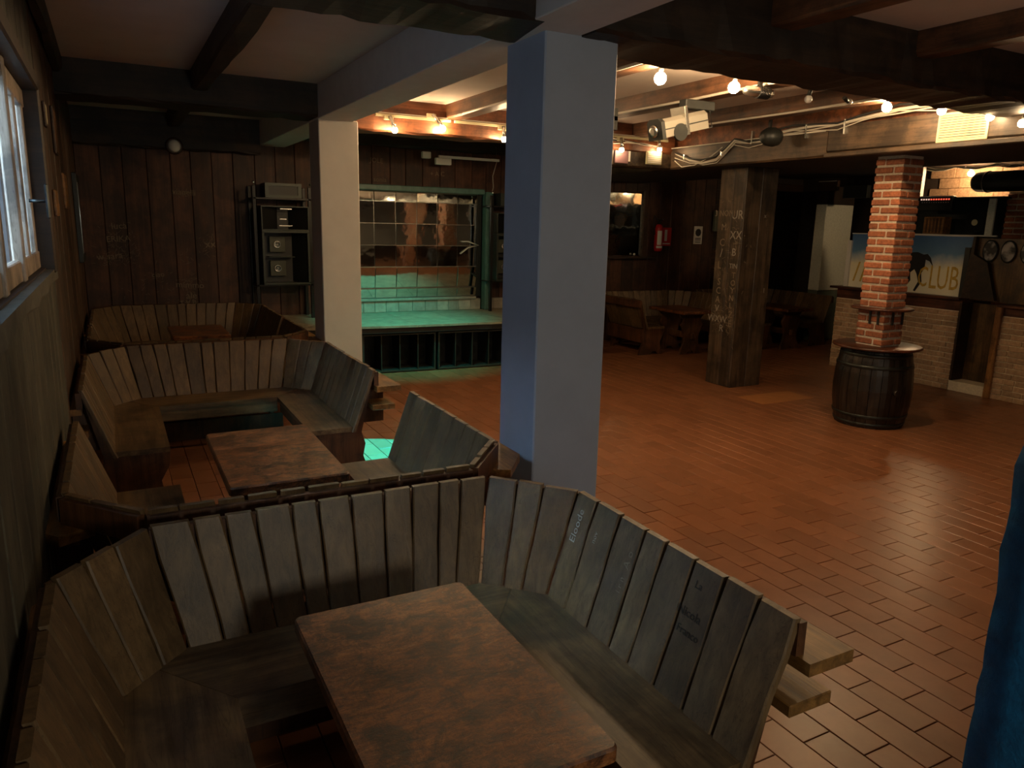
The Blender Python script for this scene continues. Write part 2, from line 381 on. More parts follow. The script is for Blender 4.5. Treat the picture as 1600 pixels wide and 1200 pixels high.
def text(body, mat, size, matrix, parent, name='lettering', extrude=0.001, shear=0, label=None):
    c = bpy.data.curves.new(name, 'FONT'); c.body = body; c.size = size; c.extrude = extrude; c.shear = shear
    c.align_x = 'CENTER'; c.align_y = 'CENTER'; c.resolution_u = 2; c.materials.append(M[mat])
    tmp = bpy.data.objects.new(name, c); COL.objects.link(tmp); bpy.context.view_layer.update()
    me = bpy.data.meshes.new_from_object(tmp.evaluated_get(bpy.context.evaluated_depsgraph_get())); COL.objects.unlink(tmp); bpy.data.objects.remove(tmp)
    o = bpy.data.objects.new(name, me); COL.objects.link(o); o.matrix_world = matrix; o.parent = parent
    if label: o['label'] = label
    return o
def frame_m(loc, xdir, ydir):
    x = Vector(xdir).normalized(); y = Vector(ydir); y = (y - x * y.dot(x)).normalized(); z = x.cross(y)
    return Matrix(((x.x, y.x, z.x, loc[0]), (x.y, y.y, z.y, loc[1]), (x.z, y.z, z.z, loc[2]), (0, 0, 0, 1)))

XL, YB, ZC = -0.33, 11.5, 3.43
# ------------------------------------------------------------------ floor
fl = struct('floor', 'terracotta tiled floor laid in staggered rows')
MB().box(-0.9, 15.0, -3.2, 12.2, -0.12, -0.006).build('floor_bed', 'grout', fl)
TX, TY = 0.163, 0.335
tile_me = MB().box(-TX / 2 + .0022, TX / 2 - .0022, -TY / 2 + .0022, TY / 2 - .0022, -0.012, 0.0, 0.0022).mesh('tile', 'tile')
vis = []; rest = []
ix0 = 2.573
for i in range(-18, 64):
    x = ix0 + (i + .5) * TX
    if x < -0.3 or x > 12.9: continue
    off = 0 if i % 2 == 0 else TY / 2
    for j in range(-2, 36):
        y = 1.665 + off + (j + .5) * TY
        if y < 0.6 or y > 11.45: continue
        p = Vector((x, y, -2.1)); zc = p.dot(fwd); px = 800 + 1165 * p.dot(right) / zc; py = 600 - 1165 * p.dot(up) / zc
        (vis if (-20 < px < 1570 and py < 1230 and (x > 2.1 or (y > 3.3 and y < 5.9))) else rest).append((zc, x, y))
vis.sort()
for k, (d, x, y) in enumerate(vis[:300]):
    o = inst('tile', tile_me, (x, y, R.uniform(-.0008, .0008)), fl); o.rotation_euler = (R.uniform(-.0012, .0012), R.uniform(-.0012, .0012), 0)
mb = MB()
for (d, x, y) in vis[300:] + rest:
    dz = R.uniform(-.0008, .0008)
    mb.box(x - TX / 2 + .0022, x + TX / 2 - .0022, y - TY / 2 + .0022, y + TY / 2 - .0022, -0.012, dz, 0.002)
mb.build('tile_field', 'tile', fl, kind='stuff')
M['tile_new'] = plain('newer_orange_tile', (0.40, 0.17, 0.06), 0.35, nscale=8, namt=0.15)
MB().box(6.95, 7.85, 6.42, 6.86, 0.0006, 0.003).build('repair_tile', 'tile_new', fl, label='paler orange patch of newer tiles')

# ------------------------------------------------------------------ walls
def board_row(parent, x0, x1, y, z0, z1, wd=0.26, mat='wallboard', thick=0.02, name='board', jit=0.03):
    x = x0
    while x < x1 - 0.02:
        e = min(x + wd + R.uniform(-jit, jit), x1)
        if x1 - e < 0.08: e = x1
        mb = MB().box(0.003, e - x - 0.003, -thick + R.uniform(-.003, .003), 0, z0, z1, 0.006)
        inst(name, mb.mesh(name, mat), (x, y, 0), parent); x = e
wb = struct('wall_back', 'back wall of dark stained vertical boards')
MB().box(-0.9, 15, YB, YB + .2, 0, ZC + .1).build('backing', 'soffit', wb)
board_row(wb, XL, 10.6, YB, 0.0, 3.42, 0.28)
x = 10.6
for k in range(16):
    MB().box(10.6, 13.0, YB - .02, YB, k * 0.19 + .003, (k + 1) * .19 - .003, .005).build('plank', 'plank_dark', wb)
wl = struct('wall_left', 'left wall of vertical boards with a low worn plaster stretch')
WY0, WY1, WZ0, WZ1 = 2.7, 5.36, 1.78, 2.80
mb = MB()
mb.box(XL - .2, XL - .02, -3.2, WY0, 0, ZC + .1); mb.box(XL - .2, XL - .02, WY1, 11.6, 0, ZC + .1)
mb.box(XL - .2, XL - .02, WY0, WY1, 0, WZ0); mb.box(XL - .2, XL - .02, WY0, WY1, WZ1, ZC + .1)
mb.build('backing', 'soffit', wl)
y = -3.0
while y < 11.48:
    e = min(y + 0.25 + R.uniform(-.03, .03), 11.48)
    if y < WY0 < e: e = WY0
    if y < WY1 < e: e = WY1
    if WY0 - 1e-4 <= y < WY1 - 1e-3:
        for z0, z1 in ((0, WZ0 - .03), (WZ1, 3.42)):
            inst('board', MB().box(-.02, R.uniform(-.002, .002), 0.002, e - y - .002, z0, z1, .005).mesh('board', 'wallboard_near'), (XL, y, 0), wl)
    else:
        inst('board', MB().box(-.02, R.uniform(-.002, .002), 0.002, e - y - .002, 0, 3.42, .005).mesh('board', 'wallboard_near' if y < 5.5 else 'wallboard_left'), (XL, y, 0), wl)
    y = e
wr = struct('wall_right', 'dark wall behind the bar')
MB().box(13.0, 13.2, -3.2, 11.7, 0, ZC + .1).build('backing', 'soffit', wr)
wf = struct('wall_front', 'plastered wall behind the viewer')
MB().box(-0.6, 13.2, -3.2, -3.0, 0, ZC + .1).build('backing', 'plaster', wf)
ce = struct('ceiling', 'plastered ceiling between dark beams')
MB().box(-0.7, 13.2, -3.2, 11.7, ZC, ZC + .12).build('plaster_panel', 'ceiling', ce)
MB().box(7.35, 8.75, -3.1, 11.45, 2.93, 2.99).build('lowered_panel', 'soffit', ce, label='dark lowered ceiling over the bar side')

# window_1
wn = struct('window_1', 'small wood framed window high in the left wall')
for a in ((XL - .2, XL + .035, WY1 - .09, WY1 + .02, WZ0 - .03, WZ1 + .05), (XL - .2, XL + .035, WY0, WY1, WZ1 - .02, WZ1 + .07)):
    MB().box(*a, .01).build('window_frame', 'plank_dark', wn)
for (ya, yb, xo) in ((2.75, 2.82, -.03), (3.42, 3.50, -.03), (3.53, 3.61, -.05), (4.18, 4.26, -.03), (4.32, 4.40, -.05), (4.72, 4.80, -.05), (5.16, 5.25, -.05)):
    MB().box(XL + xo - .045, XL + xo, ya, yb, WZ0 + .0, WZ1 - .02, .006).build('window_stile', 'sash', wn)
for za, zb in ((WZ0, WZ0 + .10), (WZ1 - .12, WZ1 - .02)):
    MB().box(XL - .085, XL - .045, WY0, WY1 - .09, za, zb, .006).build('window_rail', 'sash', wn)
for ya, yb in ((2.82, 3.42), (3.61, 4.18), (4.40, 4.72), (4.80, 5.16)):
    MB().box(XL - .075, XL - .07, ya, yb, WZ0 + .09, WZ1 - .1).build('pane', 'glass', wn)
rs = rough_beam(XL - .2, XL + .022, WY0 - .3, WY1 + .12, WZ0 - .10, WZ0 - .01, 'Y', .010, 10)
rs.build('window_sill', 'sill', wn)
h = MB().cyl((XL - .03, 4.74, 2.16), (XL + .05, 4.74, 2.16), .009); h.box(XL + .045, XL + .062, 4.72, 4.76, 2.07, 2.25, .007)
h.build('window_handle', 'iron', wn)

# small items on the left wall
def plaque(y0, y1, z0, z1, label, cat, mat, group=None, th=.02):
    t = thing('plaque', label, cat, (XL, y0, z0), group=group)
    MB().box(0.001, th, 0, y1 - y0, 0, z1 - z0, .005).build('frame', 'plank_dark' if mat != 'rail' else 'rail', t)
    MB().box(th, th + .002, .02, y1 - y0 - .02, .02, z1 - z0 - .02).build('picture', mat, t)
plaque(6.02, 6.16, 2.66, 2.82, 'small dark plaque right beside the window frame', 'plaque', 'cream')
plaque(6.95, 7.25, 2.55, 2.90, 'tall narrow dark plaque high on the left wall', 'plaque', 'table_leg')
plaque(6.2, 6.5, 2.08, 2.26, 'small orange wooden plaque nearest the window handle', 'plaque', 'rail')
plaque(7.7, 8.2, 2.14, 2.44, 'wider orange wooden plaque beyond the small one', 'plaque', 'rail')
t = thing('wall_lantern_panel', 'tall dark framed glass panel near the far left corner', 'panel', (XL, 9.9, 1.55))
MB().box(.001, .05, 0, .9, 0, 1.0, .006).build('frame', 'black', t); MB().box(.05, .053, .1, .8, .1, .9).build('pane', 'mirror', t)

# ------------------------------------------------------------------ pillars, beams
pf = struct('column', 'front square white painted pillar'); pf['label'] = 'large square white pillar behind the nearest booth'
MB().box(2.11, 2.58, 3.66, 4.10, 0, 3.11, .008).build('shaft', 'pillar', pf)
pf2 = struct('column', 'slimmer white pillar behind the middle booth')
MB().box(1.97, 2.385, 8.0, 8.42, 0, 3.11, .008).build('shaft', 'pillar_warm', pf2)
cb = struct('ceiling_beam', 'long white plastered concrete beam over both white pillars')
MB().box(1.96, 2.33, -3.0, 11.45, 3.10, ZC, .006).build('beam_body', 'plaster', cb)
def beam(label, mat, axis, *b, amp=.012, seg=14):
    s = struct('ceiling_beam', label); rough_beam(*b, axis, amp, seg).build('beam_body', mat, s); return s
beam('dark hewn beam crossing in front of the big white pillar', 'beam_x', 'X', XL, 2.17, 3.5, 4.02, 3.10, ZC, amp=.009, seg=26)
beam('dark hewn beam from the big white pillar across the hall', 'beam_x', 'X', 2.335, 7.0, 3.5, 4.02, 3.09, ZC, amp=.011, seg=40)
beam('dark hewn beam from left wall to the slimmer pillar', 'beam_x', 'X', XL, 1.96, 7.95, 8.42, 3.12, ZC, amp=.008, seg=16)
beam('red lit beam carrying the track spotlights', 'beam_red', 'X', 2.33, 6.95, 8.42, 8.80, 3.08, ZC, amp=.012, seg=26)
beam('dark beam against the back wall', 'beam_x', 'X', XL, 1.96, 11.30, 11.44, 2.97, ZC)
beam('dark beam above the stage back wall', 'beam_x', 'X', 2.33, 6.95, 11.2, 11.44, 3.2, ZC)
beam('thin dark beam along the left wall', 'beam_y', 'Y', XL, XL + .08, -3, 7.95, 3.3, ZC, seg=20)
beam('dark joist over the booths', 'beam_y', 'Y', .78, .93, -3, 11.2, 3.25, ZC, seg=24)
for xa, lb in ((3.55, 'stained joist nearest the big white pillar'), (4.90, 'middle stained joist of the hall ceiling'), (6.22, 'stained joist nearest the boxed beam')):
    s = beam(lb, 'joist', 'Y', xa, xa + .2, -3, 8.42, 3.27, ZC, amp=.006, seg=24)
    MB().tube([(xa - .012, y, 3.275 + .004 * math.sin(y * 3)) for y in [4.05 + .55 * k for k in range(8)]], .013).build('conduit', 'cable_w', s, label='pale conduit along the lower edge')
# boxed beam on the bar side
bx = struct('ceiling_beam', 'boxed plank beam along the bar side of the hall')
MB().box(8.76, 13.0, -3.0, 11.45, 3.15, 3.21).build('lowered_panel', 'soffit', ce, label='dark ceiling over the bar')
MB().box(6.94, 8.7, -3, 11.45, 2.885, 3.16).build('beam_core', 'soffit', bx)
for y0, y1, z0, z1 in ((5.84, 8.4, 2.885, 3.15), (8.4, 11.3, 2.885, 3.12), (2.6, 5.83, 2.93, 3.20)):
    rough_beam(6.9, 6.94, y0, y1, z0, z1, 'Y', .004, 8).build('fascia_board', 'fascia', bx)
MB().box(6.86, 6.95, 2.6, 5.84, 2.875, 2.925, .008).build('edge_trim', 'fascia', bx)
MB().box(7.02, 7.2, -3, 11.4, 3.16, ZC).build('upper_board', 'beam_red', bx)
MB().tube([(6.885, y, 3.158) for y in (5.86, 6.5, 7.2, 8.0, 8.4)], .008).build('edge_strip', 'cable_w', bx)

# carved wood post
cp = struct('column', 'dark carved wooden post in the hall')
for (a, b) in ((7.24, 7.52), (7.52, 7.80)):
    MB().box(a + .002, b - .002, 7.31, 7.34, 0, 2.885, .006).build('board', 'post', cp)
for (a, b) in ((7.31, 7.53), (7.53, 7.78)):
    MB().box(7.24, 7.27, a + .002 + (.03 if a < 7.4 else 0), b - .002, 0, 2.885, .006).build('board', 'post', cp)
MB().box(7.27, 7.80, 7.34, 7.78, 0, 2.885).build('core', 'post', cp)
z = 2.35
for s_, yy, zz, sz, mt in (('3 NOMI', 7.65, 2.30, .11, 'chalkdim'), ('UR', 7.42, 2.28, .16, 'chalk'), ('M', 7.65, 2.12, .12, 'chalkdim'), ('XX', 7.42, 2.02, .15, 'chalk'), ('C', 7.66, 1.92, .14, 'chalkdim'),
                       ('/', 7.66, 1.78, .16, 'chalk'), ('B', 7.43, 1.80, .14, 'chalk'), ('TIN', 7.42, 1.62, .09, 'chalk'), ('L', 7.68, 1.62, .14, 'chalkdim'),
                       ('T', 7.40, 1.50, .11, 'chalkdim'), ('O', 7.40, 1.40, .11, 'chalkdim'), ('Y', 7.40, 1.30, .11, 'chalkdim'), ('N', 7.41, 1.20, .11, 'chalkdim'), ('L', 7.41, 1.10, .11, 'chalkdim'),
                       ('S', 7.66, 1.40, .13, 'chalkdim'), ('C', 7.66, 1.28, .13, 'chalkdim'), ('A', 7.66, 1.16, .13, 'chalkdim'), ('V', 7.66, 1.04, .13, 'chalk'), ('WXW', 7.64, .90, .13, 'chalk'), ('Z', 7.40, .98, .12, 'chalkdim'), ('E', 7.40, .86, .12, 'chalkdim'), ('R', 7.55, .78, .13, 'chalk')):
    text(s_, mt, sz, frame_m((7.2385, yy, zz), (0, -1, 0), (0, R.uniform(-.1, .1), 1)), cp, 'carved_letter')
text('x', 'chalk', .08, frame_m((7.62, 7.3085, 2.28), (1, 0, 0), (0, 0, 1)), cp, 'carved_letter')
text('l', 'chalk', .09, frame_m((7.72, 7.3085, 1.30), (1, 0, 0), (0, 0, 1)), cp, 'carved_letter')

# ------------------------------------------------------------------ brick columns, barrel
def brick_column(cx, cy, w_, z0, z1, label, mat='brick', course=.082):
    s = struct('column', label)
    MB().box(cx - w_ / 2 + .012, cx + w_ / 2 - .012, cy - w_ / 2 + .012, cy + w_ / 2 - .012, z0, z1).build('mortar_core', 'mortar', s)
    bl, bw = w_ * .655 - .006, w_ * .335 - .006
    mes = [MB().box(-bl / 2, bl / 2, -bw / 2, bw / 2, 0, course - .023, .008).mesh('brick', mat)]
    n = int((z1 - z0) / course)
    for k in range(n):
        f = 1 if k % 2 else -1
        dx = w_ / 2 - bl / 2; dy = w_ / 2 - bw / 2
        for (px, py, rz) in ((-dx * f, -dy, 0), (dy, -dx * f, PI / 2), (dx * f, dy, 0), (-dy, dx * f, PI / 2)):
            inst('brick', mes[0], (cx + px + R.uniform(-.003, .003), cy + py + R.uniform(-.003, .003), z0 + .006 + k * course + R.uniform(-.002, .002)), s, rz + R.uniform(-.012, .012))
    return s
brick_column(7.41, 5.31, .33, 0.0, 2.885, 'slim brick column rising through the barrel table')
brick_column(7.41, 2.9, .33, 0.0, 2.885, 'brick column outside the view beside the bar side')
brick_column(11.70, 6.25, .42, 0.0, 2.72, 'brick column behind the bar')

BX, BY = 7.44, 5.33
t = thing('barrel_table', 'dark wooden barrel around the brick column with round top', 'barrel', (BX, BY, 0))
prof_r = lambda z: .345 + .062 * (1 - ((z - .42) / .44) ** 2)
for k in range(22):
    a0 = 2 * PI * k / 22 + .006; a1 = 2 * PI * (k + 1) / 22 - .006; v = []; zs = [0.0, .1, .25, .42, .6, .74, .84]
    for z in zs:
        r = prof_r(z)
        for (rr, a) in ((r, a0), (r + .003, (a0 + a1) / 2), (r, a1), (r - .03, a1), (r - .03, a0)): v.append((rr * math.cos(a), rr * math.sin(a), z))
    f = [(i * 5 + j, i * 5 + (j + 1) % 5, (i + 1) * 5 + (j + 1) % 5, (i + 1) * 5 + j) for i in range(len(zs) - 1) for j in range(5)]
    f += [(0, 1, 2, 3, 4)[::-1], tuple((len(zs) - 1) * 5 + j for j in range(5))]
    MB().add(v, f).build('stave', 'stave', t)
for z in (.02, .11, .66, .78):
    MB().lathe([(prof_r(z) + .002, z), (prof_r(z) + .009, z + .003), (prof_r(z + .04) + .009, z + .037), (prof_r(z + .04) + .002, z + .04)], 36).build('hoop', 'hoop', t)
MB().lathe([(.44, .862), (.455, .87), (.455, .885), (.44, .893), (.20, .894)], 40).build('table_top', 'barwood', t)
MB().cyl((-.13, -.385, .42), (-.137, -.415, .42), .035, n=14).build('bung', 'stave', t)
t = thing('round_shelf', 'small round wooden shelf around the brick column above the barrel', 'shelf', (7.42, 5.31, 1.28))
MB().lathe([(.30, 0), (.315, .008), (.315, .022), (.30, .03)], 36).build('shelf_board', 'barwood', t)
for (dx, dy) in ((-.06, -.185), (.1, -.185), (-.185, .0), (-.185, -.1)):
    MB().box(dx - .008, dx + .008, dy - .01, dy + .01, -.15, 0).build('bracket', 'iron', t)

# ------------------------------------------------------------------ U booths
def back_board(p0, p1, q0, q1, out, z0, z1, th=.028, rows=4, amp=.0035):
    # p: bottom inner corners, q: top inner corners (2-D), out: outward unit (2-D)
    v = []; ea = [R.uniform(-amp, amp) for _ in range(rows + 1)]; eb = [R.uniform(-amp, amp) for _ in range(rows + 1)]
    dz = R.uniform(-.005, .004); ch = .006
    for k in range(rows + 1):
        u = k / rows; z = z0 + (z1 + dz - z0) * u
        a = Vector(p0).lerp(Vector(q0), u); b = Vector(p1).lerp(Vector(q1), u); d = (b - a).normalized()
        a = a + d * (.003 + ea[k]); b = b - d * (.003 + eb[k]); o = Vector(out)
        if k == rows: a = a + d * .004; b = b - d * .004
        for q in (a + o * ch, a + d * ch, b - d * ch, b + o * ch, b + o * th, a + o * th): v.append((q.x, q.y, z))
    n = 6
    f = [(k * n + i, k * n + (i + 1) % n, (k + 1) * n + (i + 1) % n, (k + 1) * n + i) for k in range(rows) for i in range(n)]
    f += [tuple(range(n))[::-1], tuple(rows * n + i for i in range(n))]
    return MB().add(v, f)
def u_booth(loc, rz, D, label, group='U shaped booth benches', ledge=True, texts=(), wx=1.0, nb=11):
    t = thing('booth_bench', label, 'bench', loc, rz, group)
    H0, H1 = .43, .93
    top = [(-1.01 * wx, -D), (-1.01 * wx, -.345), (-.722 * wx, 0), (.722 * wx, 0), (1.01 * wx, -.345), (1.01 * wx, -D)]
    s0 = .16 * (.47 - .40) / .46
    bot = [(-.835 * wx, -D), (-.835 * wx, -.375), (-.615 * wx, -.155), (.615 * wx, -.155), (.835 * wx, -.375), (.835 * wx, -D)]
    counts = [max(4, round((D - .345) / .155)), 3, nb, 3, max(4, round((D - .345) / .155))]
    for s in range(5):
        a, b, c, d = Vector(bot[s]), Vector(bot[s + 1]), Vector(top[s]), Vector(top[s + 1])
        dr = (d - c).normalized(); out = Vector((-dr.y, dr.x))
        n = counts[s]; ws = [R.uniform(.82, 1.18) for _ in range(n)]; tot = sum(ws); u = 0
        for k in range(n):
            u2 = u + ws[k] / tot
            back_board(a.lerp(b, u), a.lerp(b, u2), c.lerp(d, u), c.lerp(d, u2), out, H0, H1).build('back_board', 'board', t); u = u2
    # seats
    ix, iy = .50 * wx, -.55; ax = .86 * wx
    za, zb = .432, .47
    def seat(poly, mat, name='seat'): MB().prism(poly, 'Z', za, zb).build(name, mat, t)
    seat([(-ix + .002, iy), (ix - .002, iy), (.74 * wx, -.235), (.62 * wx, -.135), (-.62 * wx, -.135), (-.74 * wx, -.235)], 'seat')
    seat([(ix, iy), (ix, -D + .02), (ax, -D + .02), (ax, -.37), (.742 * wx, -.24)], 'seat_y')
    seat([(-ix, iy), (-.742 * wx, -.24), (-ax, -.37), (-ax, -D + .02), (-ix, -D + .02)], 'seat_y')
    # aprons and lower boards
    for x in (-ix - .05, ix + .02): MB().box(x, x + .03, -D + .05, iy - .0, .33, .43).build('apron', 'panel_x', t)
    MB().box(-ix, ix, iy + .02, iy + .05, .33, .43).build('apron', 'seat', t)
    MB().box(-.6 * wx, .6 * wx, -.25, -.22, .06, .24).build('back_rail', 'panel_x', t)
    # end panels, shaped
    for sgn in (-1, 1):
        P = [(ix + .02, 0), (ix + .10, 0), (ix + .14, .05), (ix + .22, .05), (ix + .26, 0), (1.0 * wx, 0), (.97 * wx, .10), (.93 * wx, .22), (.95 * wx, .32), (.92 * wx, .42), (1.02 * wx, .86), (1.0 * wx, .88), (.84 * wx, .432), (ix, .432), (ix + .01, .33), (ix + .07, .22), (ix + .05, .1)]
        P = [(sgn * x, z) for x, z in P]
        MB().prism(P, 'Y', -D + .03, -D + .065).build('end_panel', 'panel_x', t)
        MB().box(min(sgn * .80, sgn * .84) * wx, max(sgn * .80, sgn * .84) * wx, -.42, -.38, 0, .43).build('leg', 'panel_x', t)
        MB().box(sgn * .5 * wx - .02, sgn * .5 * wx + .02, -.24, -.18, 0, .43).build('leg', 'panel_x', t)
        # back panel closing the arm below the seat, seen from outside
        xa = sgn * 1.0 * wx
        if ledge is True or (ledge == 'L' and sgn < 0):
            lo = 1.03 * wx
            poly = [(sgn * lo, -D + (-.05 if sgn > 0 else .02)), (sgn * (lo + .2), -D + (-.05 if sgn > 0 else .02)), (sgn * (lo + .2), -.40), (sgn * (lo + .02), -.17), (sgn * (lo - .11), -.24), (sgn * lo, -.36)]
            MB().prism(poly, 'Z', .755, .80).build('outer_ledge', 'rail', t)
            a, b = sorted((sgn * (lo - .03), sgn * (lo + .16)))
            MB().box(a, b, -D - .02, -.55, .60, .645, .004).build('lower_rail', 'rail', t)
            for yy in (-D + .2, -.6):
                a, b = sorted((sgn * (lo - .08), sgn * (lo + .13)))
                MB().box(a, b, yy, yy + .04, .45, .755).build('ledge_bracket', 'panel_x', t)
    for s in range(5):
        c, d = Vector(top[s]), Vector(top[s + 1]); dr = (d - c).normalized(); out = Vector((-dr.y, dr.x))
        q = [c + out * .012, d + out * .012, d + out * .048, c + out * .048]
        MB().prism([(p.x, p.y) for p in q], 'Z', .80, .912).build('top_rail', 'panel_x', t)
    for sgn in (-1, 1):
        a, b = sorted((sgn * .90 * wx, sgn * .925 * wx)); MB().box(a, b, -D + .07, -.40, .20, .43).build('side_panel', 'panel_x', t)  # panels under the arms, added to keep green bounce light from beneath the seats
    for (s_, u, zz, sz, mt, rot) in texts:
        # lettering on the inner face of the right arm boards; u = local y
        xx = (.835 + (.175) * (zz - H0) / (H1 - H0)) * wx - .002
        base = Matrix.Translation(Vector(loc)) @ Matrix.Rotation(rz, 4, 'Z')
        slope = Vector((.175, 0, .5)).normalized()
        m = base @ frame_m((xx, u, zz), slope if rot else (0, -1, 0), (0, 1, 0) if rot else slope)
        o = text(s_, mt, sz, Matrix.Identity(4), t, 'handwriting', .0004)
        o.matrix_local = base.inverted() @ m
    return t
M['seat_y'] = wood('booth_seat_oak_y', (0.085, 0.048, 0.022), (0.20, 0.125, 0.058), 'Y', 0.42, (0.85, 1.1), 1.0, 0.45)
CX = .767
u_booth((CX, 3.01, 0), 0, 1.585, 'nearest U shaped plank bench around the big worn table', texts=(('Eloode', -.42, .80, .055, 'paper', 1), ('nov', -.56, .80, .035, 'paper', 1), ('A o', -.80, .80, .05, 'chalkdim', 1), ('i r n', -.80, .70, .04, 'chalkdim', 1), ('La', -1.18, .86, .04, 'darkpen', 0), ('Nicola', -1.18, .76, .045, 'darkpen', 0), ('Franco', -1.20, .70, .04, 'darkpen', 0)))
u_booth((CX, 3.215, 0), PI, 1.64, 'U bench back to back with the nearest bench, opening away')
u_booth((CX, 7.55, 0), 0, 1.86, 'U bench in front of the slimmer white pillar, facing us')
u_booth((CX, 7.78, 0), PI, 1.42, 'farthest booth\'s dark near bench, seen from behind')
u_booth((CX, 11.05, 0), 0, 1.72, 'U bench along the back wall beside the stage, facing us')
u_booth((8.66, 11.27, 0), 0, 1.45, 'U bench under the fire extinguisher in the hall', ledge=False)
u_booth((10.82, 11.27, 0), 0, 1.75, 'U bench right of the carved post by the bar', ledge=False)

def table(loc, L_, W_, label, rz=0):
    t = thing('trestle_table', label, 'table', loc, rz, 'trestle tables')
    # top with gently rounded corners and worn edge
    def rr(hx, hy, r, n=4):
        return [(sx * (hx - r) + r * math.cos(a0 + PI / 2 * k / n), sy * (hy - r) + r * math.sin(a0 + PI / 2 * k / n))
                for sx, sy, a0 in ((1, 1, 0), (-1, 1, PI / 2), (-1, -1, PI), (1, -1, 1.5 * PI)) for k in range(n + 1)]
    lay = [(rr(W_ / 2 - .008, L_ / 2 - .008, .02), .697), (rr(W_ / 2, L_ / 2, .025), .706), (rr(W_ / 2, L_ / 2, .025), .742), (rr(W_ / 2 - .007, L_ / 2 - .007, .02), .75)]
    v = [(x + (R.uniform(-.0025, .0025) if 0 < i < 3 else 0), y, z) for i, (P, z) in enumerate(lay) for (x, y) in P]; n = len(lay[0][0])
    f = [(k * n + i, k * n + (i + 1) % n, (k + 1) * n + (i + 1) % n, (k + 1) * n + i) for k in range(3) for i in range(n)] + [tuple(range(n))[::-1], tuple(3 * n + i for i in range(n))]
    MB().add(v, f).build('table_top', 'table', t)
    for s in (-1, 1):
        y = s * (L_ / 2 - .2)
        half = [(.05, .05), (.09, .0), (.22, 0), (.20, .10), (.16, .18), (.15, .30), (.19, .42), (.23, .50), (.18, .58), (.17, .62)]
        P = [(0, .06)] + half + [(-x, z) for x, z in half[::-1]]
        MB().prism(P, 'Y', y - .022, y + .022).build('leg', 'table_leg', t)
        MB().prism([(-.26, .697), (-.18, .62), (.18, .62), (.26, .697)], 'Y', y - .03, y + .03).build('cross_bar', 'panel_x', t)
    MB().box(-.03, .03, -L_ / 2 + .12, L_ / 2 - .12, .26, .36, .005).build('stretcher', 'table_leg', t)
    return t
table((.777, 1.905, 0), 1.04, .64, 'big worn reddish table with scratched top, nearest of all')
table((.752, 4.385, 0), 1.10, .625, 'worn dark edged table in the middle booth')
table((.86, 9.70, 0), .95, .63, 'small dark table in the farthest left booth')
table((8.60, 9.95, 0), .95, .68, 'dark trestle table left of the carved post')
table((10.72, 9.75, 0), 1.0, .66, 'dark trestle table right of the carved post')

# ------------------------------------------------------------------ stage
t = thing('stage', 'low stage with curved front and teal lit deck', 'stage', (0, 0, 0))
def yf(x): return 9.80 + .025 * (x - 4.7) ** 2 if x < 4.7 else 9.80 + .02 * (x - 4.7) ** 2 - .03
xs = [2.0, 2.9, 3.75, 4.5, 5.25, 6.0, 6.9]
for a, b in zip(xs[:-1], xs[1:]):
    n = 4; fr = [(a + (b - a) * k / n, yf(a + (b - a) * k / n)) for k in range(n + 1)]
    ym = 10.45
    MB().prism([(p[0] + (.003 if k == 0 else -.003 if k == n else 0), p[1]) for k, p in enumerate(fr)] + [(b - .003, ym), (a + .003, ym)], 'Z', .65, .68).build('deck_panel', 'deck', t)
    MB().prism([(a + .003, ym + .005), (b - .003, ym + .005), (b - .003, 11.475), (a + .003, 11.475)], 'Z', .65, .68).build('deck_panel', 'deck', t)
    MB().prism([(p[0], p[1] + .02) for p in fr] + [(b, yf(b) + .06), (a, yf(a) + .06)], 'Z', .575, .65).build('fascia', 'black', t)
MB().box(2.0, 6.9, 10.5, 11.45, 0, .64).build('base', 'black', t)
for a in (2.02, 3.0, 4.06, 5.12, 6.8):
    MB().box(a, a + .06, 10.42, 10.5, 0, .64).build('leg', 'black', t)
def sub_cab(x0, x1, label):
    y0 = min(yf(x0), yf(x1), yf((x0 + x1) / 2)) + .04
    c = thing('subwoofer_cabinet', label, 'speaker', (x0, y0, 0), group='bass cabinets under the stage')
    W = x1 - x0
    c.rotation_euler[2] = math.atan2(yf(x1) - yf(x0), W); c.location[1] = yf(x0) + .07
    mb = MB(); mb.box(0, W, .42, .45, .02, .55).box(0, W, .03, .42, .02, .04).box(0, W, .03, .42, .53, .55).box(0, .02, .03, .42, .04, .53).box(W - .02, W, .03, .42, .04, .53)
    mb.build('cabinet_body', 'black', c)
    for b in ((0, W, .0, .03, .015, .035), (0, W, 0, .03, .535, .555), (0, .02, 0, .03, .03, .54), (W - .02, W, 0, .03, .03, .54)):
        MB().box(*b).build('edge_trim', 'trim_grey', c)
    for k in (1, 2, 3):
        MB().box(W * k / 4 - .006, W * k / 4 + .006, .005, .40, .035, .535).build('divider', 'black_metal', c)
        MB().box(W * k / 4 - .005, W * k / 4 + .005, .0, .006, .035, .535).build('divider_edge', 'trim_grey', c)
    for k in range(4):
        MB().lathe([(.10, .40), (.085, .405), (.03, .415)], 18, W * (k + .5) / 4, .2, 'Y').build('driver_cone', 'black_metal', c)
sub_cab(2.97, 4.03, 'left bass cabinet with dividers under the stage front')
sub_cab(4.07, 5.13, 'right bass cabinet with dividers under the stage front')
sub_cab(5.17, 6.2, 'bass cabinet hidden behind the big white pillar')
# kick wall
kw = thing('kick_wall', 'low pale panelled strip at the back of the stage', 'panelling', (0, 0, 0))
x = 3.0
while x < 6.85:
    e = x + .21 + R.uniform(-.03, .03)
    MB().box(x + .003, e - .003, 11.40, 11.475, .681, .86, .004).build('panel', 'pale_panel', kw); x = e
MB().box(3.0, 5.36, 11.36, 11.40, .86, .90, .004).build('rail', 'pale_panel', kw)
